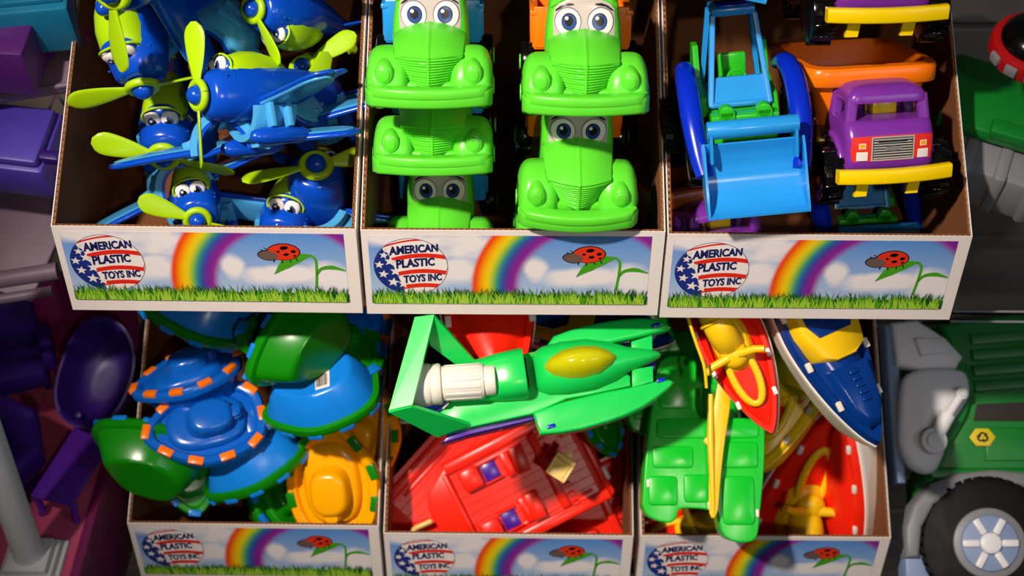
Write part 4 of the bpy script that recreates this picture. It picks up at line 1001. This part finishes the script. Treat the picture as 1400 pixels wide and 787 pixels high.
# rotor
rt = thing('toy_rotor', 'long yellow toy rotor blade lying down the green raft', 'toy rotor'); place_flat(rt, 960, 620, Y_R, rx=-8)
def blade(pts, z0, z1, nm, par): return obj(nm, prism(NB(), smooth_poly(tr(*pts), 3), z0, z1, bev=.0008), M_signal, par, 60)
blade([(989, 487), (996, 487), (997, 520), (994, 560), (987, 600), (980, 650), (974, 700), (964, 700), (965, 640), (968, 600), (972, 560), (980, 520)], .026, .0290, 'blade', rt)
obj('blade_spine', tube(NB(), [tuple(tr((969, 541))[0])+(.028,), tuple(tr((967, 600))[0])+(.030,), tuple(tr((969, 700))[0])+(.028,)], [.003, .0042, .0022], 10), M_signal, rt)
c = tr((965, 604))[0]; hb = NB(); cyl(hb, .0052, .016, T(c[0], c[1], .024), seg=20, bev=.001); obj('hub', hb, M_signal, rt)
c = tr((993, 483))[0]; obj('blade_tip', box(NB(), (.007, .006, .006), (c[0], c[1], .028), bev=.001), M_signal, rt)
sec = thing('toy_rotor', 'thin yellow toy rotor blade seen edge-on along the left wall', 'toy rotor'); place_flat(sec, 950, 480, .0, rx=0)
tr2, K2 = tracer(950, 480, .0)
obj('blade', tube(NB(), curve_pts([tuple(tr2((936, 420))[0])+(0,), tuple(tr2((950, 465))[0])+(.004,), tuple(tr2((962, 500))[0])+(.004,), tuple(tr2((966, 530))[0])+(.0,)], 6), .0017, 8), M_signal, sec)
# deep filler boat: dark green rafts behind
r2 = dup(rf, 'dark-lying green toy raft deep at the back of the speedboat tray', 'green rafts'); rf['group'] = 'green rafts'
place_flat(r2, 930, 500, .13, rx=-8, rz=6)
# ------------------------------------------------------------------ things in the mid lower tray behind the hydroplane
o = dup(sbs['rr'], 'red toy boat bow with a cream keel, just under the middle upper tray', 'toy speedboats'); place(o, 668, 432, .075, (.10, -.90, .40), (.05, .40, .90), 1.45)
o = dup(sbs['bl'], 'navy toy boat deep behind the green hydroplane', 'toy speedboats'); place(o, 800, 440, .16, (.90, -.20, .20), (.0, .40, .90), 1.2)
o = dup(sbs['bl'], 'navy toy boat deep behind the hydroplane engine', 'toy speedboats'); place(o, 640, 500, .18, (-.60, -.50, .20), (.1, .40, .90), 1.2)
o = dup(tugs['leaf'], 'green toy boat peeking out beneath the right pontoon tip', 'toy tugboats'); place(o, 825, 585, .090, (.30, -.90, .30), (.5, .20, .80), .55)
#bk = dup(d0, 'black-wheeled dump truck deep in the tray between loader and top truck', 'purple and orange dump trucks'); place_by(bk, 1085, 70, .17, (-.3, -.4, .86), (.02, .9, .4), 1.0, (0, -.015, .010))
# ------------------------------------------------------------------ left: dollhouse with furniture
def world_box(bm, s, c, bev=.002, M=None): return box(bm, s, (0, 0, 0), T(*c) @ (M or Matrix()), bev=bev)
dh = thing('dollhouse', 'pink and magenta dollhouse floor with white corner post, left of the lower trays', 'dollhouse', loc=(0, 0, 0))
a = at(60, 700, .02); zf = a.z
fl = NB(); prism(fl, [(-1.05, -.10), (-.505, -.10), (-.505, .30), (-1.05, .30)], zf-.012, zf, bev=.002); obj('floor', fl, M_pink, dh)
obj('floor_edge', world_box(NB(), (.012, .40, .030), (-.500, .10, zf-.012)), M_magenta, dh)
obj('side_wall', world_box(NB(), (.006, .38, .16), (-.502, .11, zf-.10)), M_magenta, dh)
obj('lower_wall', world_box(NB(), (.60, .006, .20), (-.80, .02, zf-.12)), M_magenta, dh)
obj('back_wall', world_box(NB(), (.62, .008, .16), (-.80, .295, zf+.06)), M_magenta, dh)
b0 = at(42, 765, -.06)
pc = NB(); cyl(pc, .0175, .50, T(b0.x, b0.y, b0.z+.25), seg=32, r2=.0165); obj('post', pc, M_lgrey, dh)
for k, (w_, h_) in enumerate(((.070, .010), (.058, .010), (.048, .010))): obj('post_base', world_box(NB(), (w_, w_, h_), (b0.x, b0.y, b0.z-.012+.009*k), .002), M_lgrey, dh)
# bath tub
tb = thing('toy_bathtub', 'deep purple oval toy bathtub standing on the pink dollhouse floor', 'toy bathtub'); yb = .10
while at(136, 516, yb).z > zf + .050 and yb < .155: yb += .005
place(tb, 136, 516, yb, (-.20, -.90, .30), (.0, .60, .80), depth(136, 516, yb)/depth(136, 516, .10))
rings = []
for z, k, dy in ((-.030, .55, 0), (-.030, .70, 0), (-.018, .86, 0), (.004, .97, 0), (.012, 1.04, 0), (.015, 1.04, 0), (.015, .97, 0), (.008, .90, 0), (-.010, .80, 0), (-.024, .62, 0), (-.026, .3, 0)):
    rings.append([(x*k, y*k, z + .020*max(0, y/.062)**2*(1 if z > -.01 else 0)) for x, y in sup(.043, .062, 2.3, 44)])
obj('tub', loft(NB(), rings), M_dpurple, tb, 60)
obj('tap', cyl(NB(), .004, .014, T(0, -.052, .020), seg=14, bev=.001), M_dpurple, tb)
for sx in (-1, 1):
    for sy in (-1, 1): obj('foot', ball(NB(), (.006, .006, .009), T(sx*.022, sy*.036, -.034), 14, 8), M_dpurple, tb)
def table_thing(nm, lab, cat, x, y, rz, L_, W_, H_, m, z=None):
    t = thing(nm, lab, cat); t.location = (x, y, zf if z is None else z); t.rotation_euler = (0, 0, math.radians(rz))
    obj('top', world_box(NB(), (W_, L_, .006), (0, 0, H_), .002), m, t)
    obj('apron', world_box(NB(), (W_*.9, L_*.9, .008), (0, 0, H_-.006), .001), m, t)
    for sx in (-1, 1):
        for sy in (-1, 1):
            x_, y_ = sx*W_*.42, sy*L_*.44
            lg = NB(); tube(lg, curve_pts([(x_, y_, H_-.004), (x_*1.06, y_, H_*.6), (x_*.94, y_, H_*.25), (x_*1.08, y_, 0.002)], 4), [.006]+[.004]*11+[.0045, .005][:0] if False else .0045, 10); obj('leg', lg, m, t)
    return t
c = at(106, 655, .06); table_thing('toy_bench', 'purple toy bench with curved legs in front of the bathtub', 'toy bench', c.x, .060, -14, .115, .052, .040, mat('bright_purple_plastic', (96, 36, 170), .4))
def chair_thing(lab, px, py, y, rz, s):
    t = thing('toy_armchair', lab, 'toy chair', 'dark purple toy armchairs'); c = at(px, py, y); t.location = (c.x, c.y, c.z-.03); t.rotation_euler = (0, 0, math.radians(rz)); t.scale = (s, s, s)
    obj('seat', world_box(NB(), (.060, .055, .026), (0, 0, .022), .008), M_dpurple, t)
    obj('backrest', world_box(NB(), (.062, .016, .070), (0, .030, .055), .008, R(-8, 'X')), M_dpurple, t)
    for sx in (-1, 1): obj('armrest', world_box(NB(), (.014, .054, .026), (sx*.034, 0, .042), .006), M_dpurple, t); obj('leg', world_box(NB(), (.008, .040, .012), (sx*.026, 0, .006), .002), M_dpurple, t)
    return t
chair_thing('dark purple toy armchair in the shade left of the bathtub', 22, 500, .17, 20, 1.2)
chair_thing('dark purple toy armchair behind the white dollhouse post', 2, 640, .06, -30, 1.2)
# upper left: playset panel, boxes on the wall
pp = thing('playset_panel', 'mauve plastic playset panel with raised petal pattern beside the aeroplane tray', 'toy panel'); place_flat(pp, 22, 290, .17, rx=-22, rz=-16)
obj('panel', box(NB(), (.120, .190, .010), bev=.003), M_mauve, pp)
for k in range(5):
    a_ = math.radians(205-28*k)
    rg = NB(); tube(rg, [Vector((.040, .060, .006)) + Vector((math.cos(a_)*q - math.sin(a_)*.017*math.sin(PI*q/.105), math.sin(a_)*q + math.cos(a_)*.017*math.sin(PI*q/.105), 0)) for q in [.105*i/12 for i in range(13)]], .0018, 8)
    tube(rg, [Vector((.040, .060, .006)) + Vector((math.cos(a_)*q + math.sin(a_)*.017*math.sin(PI*q/.105), math.sin(a_)*q - math.cos(a_)*.017*math.sin(PI*q/.105), 0)) for q in [.105*i/12 for i in range(13)]], .0018, 8)
    obj('petal_relief', rg, M_mauve, pp, kind='stuff')
obj('rail', tube(NB(), [(-.090, -.135, .006), (.075, -.055, .006)], .010, 14), M_mauve, pp)
obj('rail', tube(NB(), [(-.090, -.160, .006), (.078, -.078, .004)], .006, 12), M_mauve, pp)
vb = thing('violet_toy_case', 'blue-violet toy case with sloping lid at the left edge, upper row', 'toy case'); place_flat(vb, 12, 205, .15, rx=-30, rz=-8)
obj('case', box(NB(), (.110, .080, .050), bev=.006), mat('blue_violet_plastic', (74, 58, 168), .4), vb); obj('lid', box(NB(), (.100, .070, .012), (.0, .0, .030), bev=.004), MATS['blue_violet_plastic'], vb); obj('latch', box(NB(), (.030, .012, .012), (.055, -.020, .026), bev=.003), M_dpurple, vb)
tq = thing('turquoise_toy_oven', 'turquoise toy oven with a ribbed front, top left corner', 'toy oven'); place_flat(tq, 36, 12, .20, rx=-35, rz=8)
obj('body', box(NB(), (.100, .075, .060), bev=.005), M_teal, tq); obj('door', box(NB(), (.060, .045, .008), (.015, -.006, .032), bev=.003), M_teal, tq)
for k in range(6): obj('rib', box(NB(), (.004, .055, .005), (-.044+.007*k, 0, .031), bev=.001, seg=1), M_teal, tq)
pb_ = thing('plum_toy_crate', 'plum-coloured toy crate under the turquoise oven at the left edge', 'toy crate'); place_flat(pb_, 8, 72, .16, rx=-35, rz=-4)
obj('crate', box(NB(), (.065, .060, .060), bev=.004), mat('plum_plastic', (84, 30, 110), .4), pb_); obj('rim', box(NB(), (.070, .008, .066), (0, .028, 0), bev=.002), MATS['plum_plastic'], pb_)
ms = thing('magenta_toy_sheet', 'dark magenta plastic strip under the turquoise oven, beside the tray rim', 'toy sheet'); place_flat(ms, 50, 58, .20, rx=-35, rz=14)
obj('sheet', box(NB(), (.110, .020, .012), bev=.003), M_magenta, ms)
ts = thing('mauve_toy_tray', 'mauve plastic tray lying above the slatwall groove at the left edge', 'toy tray'); place_flat(ts, 30, 105, .18, rx=-20, rz=10)
obj('tray', box(NB(), (.130, .050, .012), bev=.003), M_mauve, ts)
for k in (-1, 1): obj('edge', tube(NB(), [(-.06, k*.022, .008), (.06, k*.022, .008)], .003, 8), M_mauve, ts)
# ------------------------------------------------------------------ right: green playset top, red cap, garbage truck
gt = thing('green_toy_workbench', 'green and grey toy workbench to the right of the dump truck tray', 'toy workbench'); place_flat(gt, 1388, 150, .17, rx=-30, rz=-22)
obj('top', box(NB(), (.150, .095, .018), bev=.006), M_tgreen, gt); obj('top_lip', box(NB(), (.060, .020, .014), (.010, -.040, .010), bev=.004), M_tgreen, gt)
obj('base', box(NB(), (.120, .060, .060), (.010, -.052, -.045), T(0, 0, 0), bev=.008), M_grey, gt)
for k in range(3): obj('base_rib', box(NB(), (.014, .056, .062), (-.030+.036*k, -.058, -.042), bev=.005), M_grey, gt)
rc = thing('red_toy_siren', 'red round toy cap with grey buttons on the green workbench', 'toy'); place_flat(rc, 1412, 66, .12, rx=-35)
bmr = NB(); cyl(bmr, .042, .022, Matrix(), seg=40, bev=.006); obj('cap', bmr, mat('deep_red_plastic', (170, 16, 18), .35), rc)
obj('dome', ball(NB(), (.034, .034, .022), T(0, 0, .010)), M_tyre, rc, 60)
for k in range(5): obj('button', box(NB(), (.013, .008, .011), (0, -.041, .001), R(-70+28*k, 'Z'), bev=.002), M_grey, rc)
# garbage truck
Y_G = .12; tg, KG = tracer(1320, 620, Y_G)
g = thing('garbage_truck', 'big green toy recycling truck with white loader arms at the right edge', 'toy truck'); place_flat(g, 1320, 620, Y_G, rx=-12)
def gp(nm, pts, z0, z1, m, bev=.003, sm=0, par=None): return obj(nm, prism(NB(), smooth_poly(tg(*pts), sm) if sm else tg(*pts), z0, z1, bev=bev), m, par or g, 50)
gp('hopper', [(1296, 440), (1440, 420), (1440, 700), (1262, 700), (1262, 655), (1290, 600), (1320, 545), (1318, 500)], -.09, .0, M_tgreen, .006)
gp('hopper_frame', [(1310, 490), (1330, 500), (1336, 530), (1322, 570), (1296, 610), (1282, 640), (1440, 640), (1440, 655), (1268, 655), (1268, 630), (1300, 580), (1316, 540)], 0, .010, M_tgreen, .003)
gp('side_window', [(1340, 552), (1440, 548), (1440, 575), (1334, 575)], -.002, .003, M_dark, .001)
gp('side_panel', [(1352, 584), (1440, 584), (1440, 630), (1345, 630)], 0, .004, M_tgreen, .002)
for k in range(4): gp('upper_panel', [(1335, 455+22*k), (1440, 448+22*k), (1440, 462+22*k), (1338, 470+22*k)], 0, .005, M_tgreen, .002)
gp('fender', [(1228, 720), (1240, 690), (1265, 662), (1300, 648), (1350, 643), (1440, 650), (1440, 672), (1350, 664), (1300, 672), (1268, 690), (1250, 720), (1244, 760), (1226, 760)], -.02, .018, M_grey, .005)
gp('arm_plate', [(1228, 570), (1236, 520), (1262, 506), (1300, 505), (1322, 512), (1325, 540), (1310, 566), (1292, 590), (1286, 620), (1268, 648), (1240, 640), (1226, 610)], .004, .020, M_lgrey, .006, 3)
gp('upper_arm', [(1226, 440), (1262, 436), (1300, 462), (1322, 488), (1312, 504), (1262, 506), (1230, 500)], -.01, .012, M_lgrey, .005)
gp('upper_arm_panel', [(1254, 462), (1290, 462), (1306, 482), (1262, 488)], .012, .018, M_lgrey, .003)
gp('rear_column', [(1218, 440), (1236, 440), (1236, 660), (1222, 660)], -.03, .002, mat('blue_grey_plastic', (120, 140, 176), .45), .003)
pa = tg((1268, 606), (1290, 570), (1310, 542))
for nm, c, r_ in (('pivot', pa[0], .0160), ('pivot', pa[2], .0075)):
    pv = NB(); cyl(pv, r_, .018, T(c[0], c[1], .026), seg=30, bev=.002); po = obj(nm, pv, M_lgrey, g); obj('pivot_cap', cyl(NB(), r_*.62, .004, T(c[0], c[1], .036), seg=24, bev=.001), M_lgrey, po)
obj('piston', tube(NB(), [(pa[0][0], pa[0][1], .028), (pa[1][0], pa[1][1], .030), (pa[1][0], pa[1][1], .030), (pa[2][0], pa[2][1], .030)], [.0095, .0095, .0055, .0055], 16), M_lgrey, g)
# recycling sign: yellow hexagon sticker with three chasing arrows
hc = tg((1343, 598))[0]
sg = obj('recycling_sign', prism(NB(), [(hc[0]+.0165*math.cos(math.radians(a)), hc[1]+.0125*math.sin(math.radians(a))) for a in (0, 60, 120, 180, 240, 300)], .004, .0056, bev=.0006), mat('sign_yellow', (214, 190, 20), .4), g)
ar = NB()
for k in range(3):
    Mk = T(hc[0], hc[1], .0058) @ Sc(1.15, 1, 1) @ R(120*k, 'Z')
    t_ = NB(); pts = [(-.0052, .0020), (-.0022, .0064), (.0022, .0064), (.0036, .0044), (.0050, .0054), (.0048, .0008), (.0006, .0014), (.0020, .0030), (.0008, .0042), (-.0010, .0042), (-.0030, .0008)]
    prism(t_, pts, 0, .0003); merge(ar, t_, Mk)
obj('recycling_arrows', ar, M_black, sg, kind='stuff')
# wheel
wc = tg((1338, 742))[0]; W0 = T(wc[0], wc[1], .008) @ R(-8, 'Y')
wh = NB(); cyl(wh, .080, .040, W0, seg=64, bev=.010); wo = obj('wheel', wh, mat('tyre_rubber', (8, 8, 9), .6, spec=.2), g)
for k in range(40): obj('tread_block', box(NB(), (.006, .010, .018), (.0785, 0, .008), W0 @ R(9*k, 'Z') @ R(20, 'X'), bev=.001, seg=1), MATS['tyre_rubber'], wo)
obj('rim', cyl(NB(), .043, .010, W0 @ T(0, 0, .018), seg=48, bev=.003), M_grey, wo)
obj('hub_dish', cyl(NB(), .036, .006, W0 @ T(0, 0, .023), r2=.033, seg=48, bev=.001), MATS['blue_grey_plastic'], wo)
obj('hub_cap', cyl(NB(), .013, .014, W0 @ T(0, 0, .026), seg=30, bev=.003), M_lgrey, wo)
for k in range(6): obj('spoke', box(NB(), (.020, .009, .008), (.023, 0, .026), W0 @ R(60*k, 'Z'), bev=.002), M_lgrey, wo)
gp('mud_flap', [(1228, 760), (1262, 700), (1262, 800), (1228, 800)], -.03, .006, MATS['blue_grey_plastic'], .003)
# clear shelf with wire frame above the truck
cs = thing('clear_shelf', 'clear acrylic shelf in a thin wire frame above the recycling truck', 'shelf')
p1, p2 = at(1302, 428, .06), at(1440, 424, .06)
zc_ = p1.z
obj('acrylic_sheet', world_box(NB(), (.30, .20, .003), (p1.x+.15, .160, zc_), .0), M_clear, cs)
for y_ in (.06, .26): obj('wire', tube(NB(), [(p1.x, y_, zc_+.003), (p1.x+.30, y_, zc_+.003)], .0014, 8), M_grey, cs)
obj('wire', tube(NB(), [(p1.x, .06, zc_+.003), (p1.x, .26, zc_+.003), (p1.x, .31, zc_+.02)], .0014, 8), M_grey, cs)
obj('wire', tube(NB(), [(p1.x, .06, zc_-.012), (p1.x+.30, .06, zc_-.012)], .0014, 8), M_grey, cs)
S.camera = cam
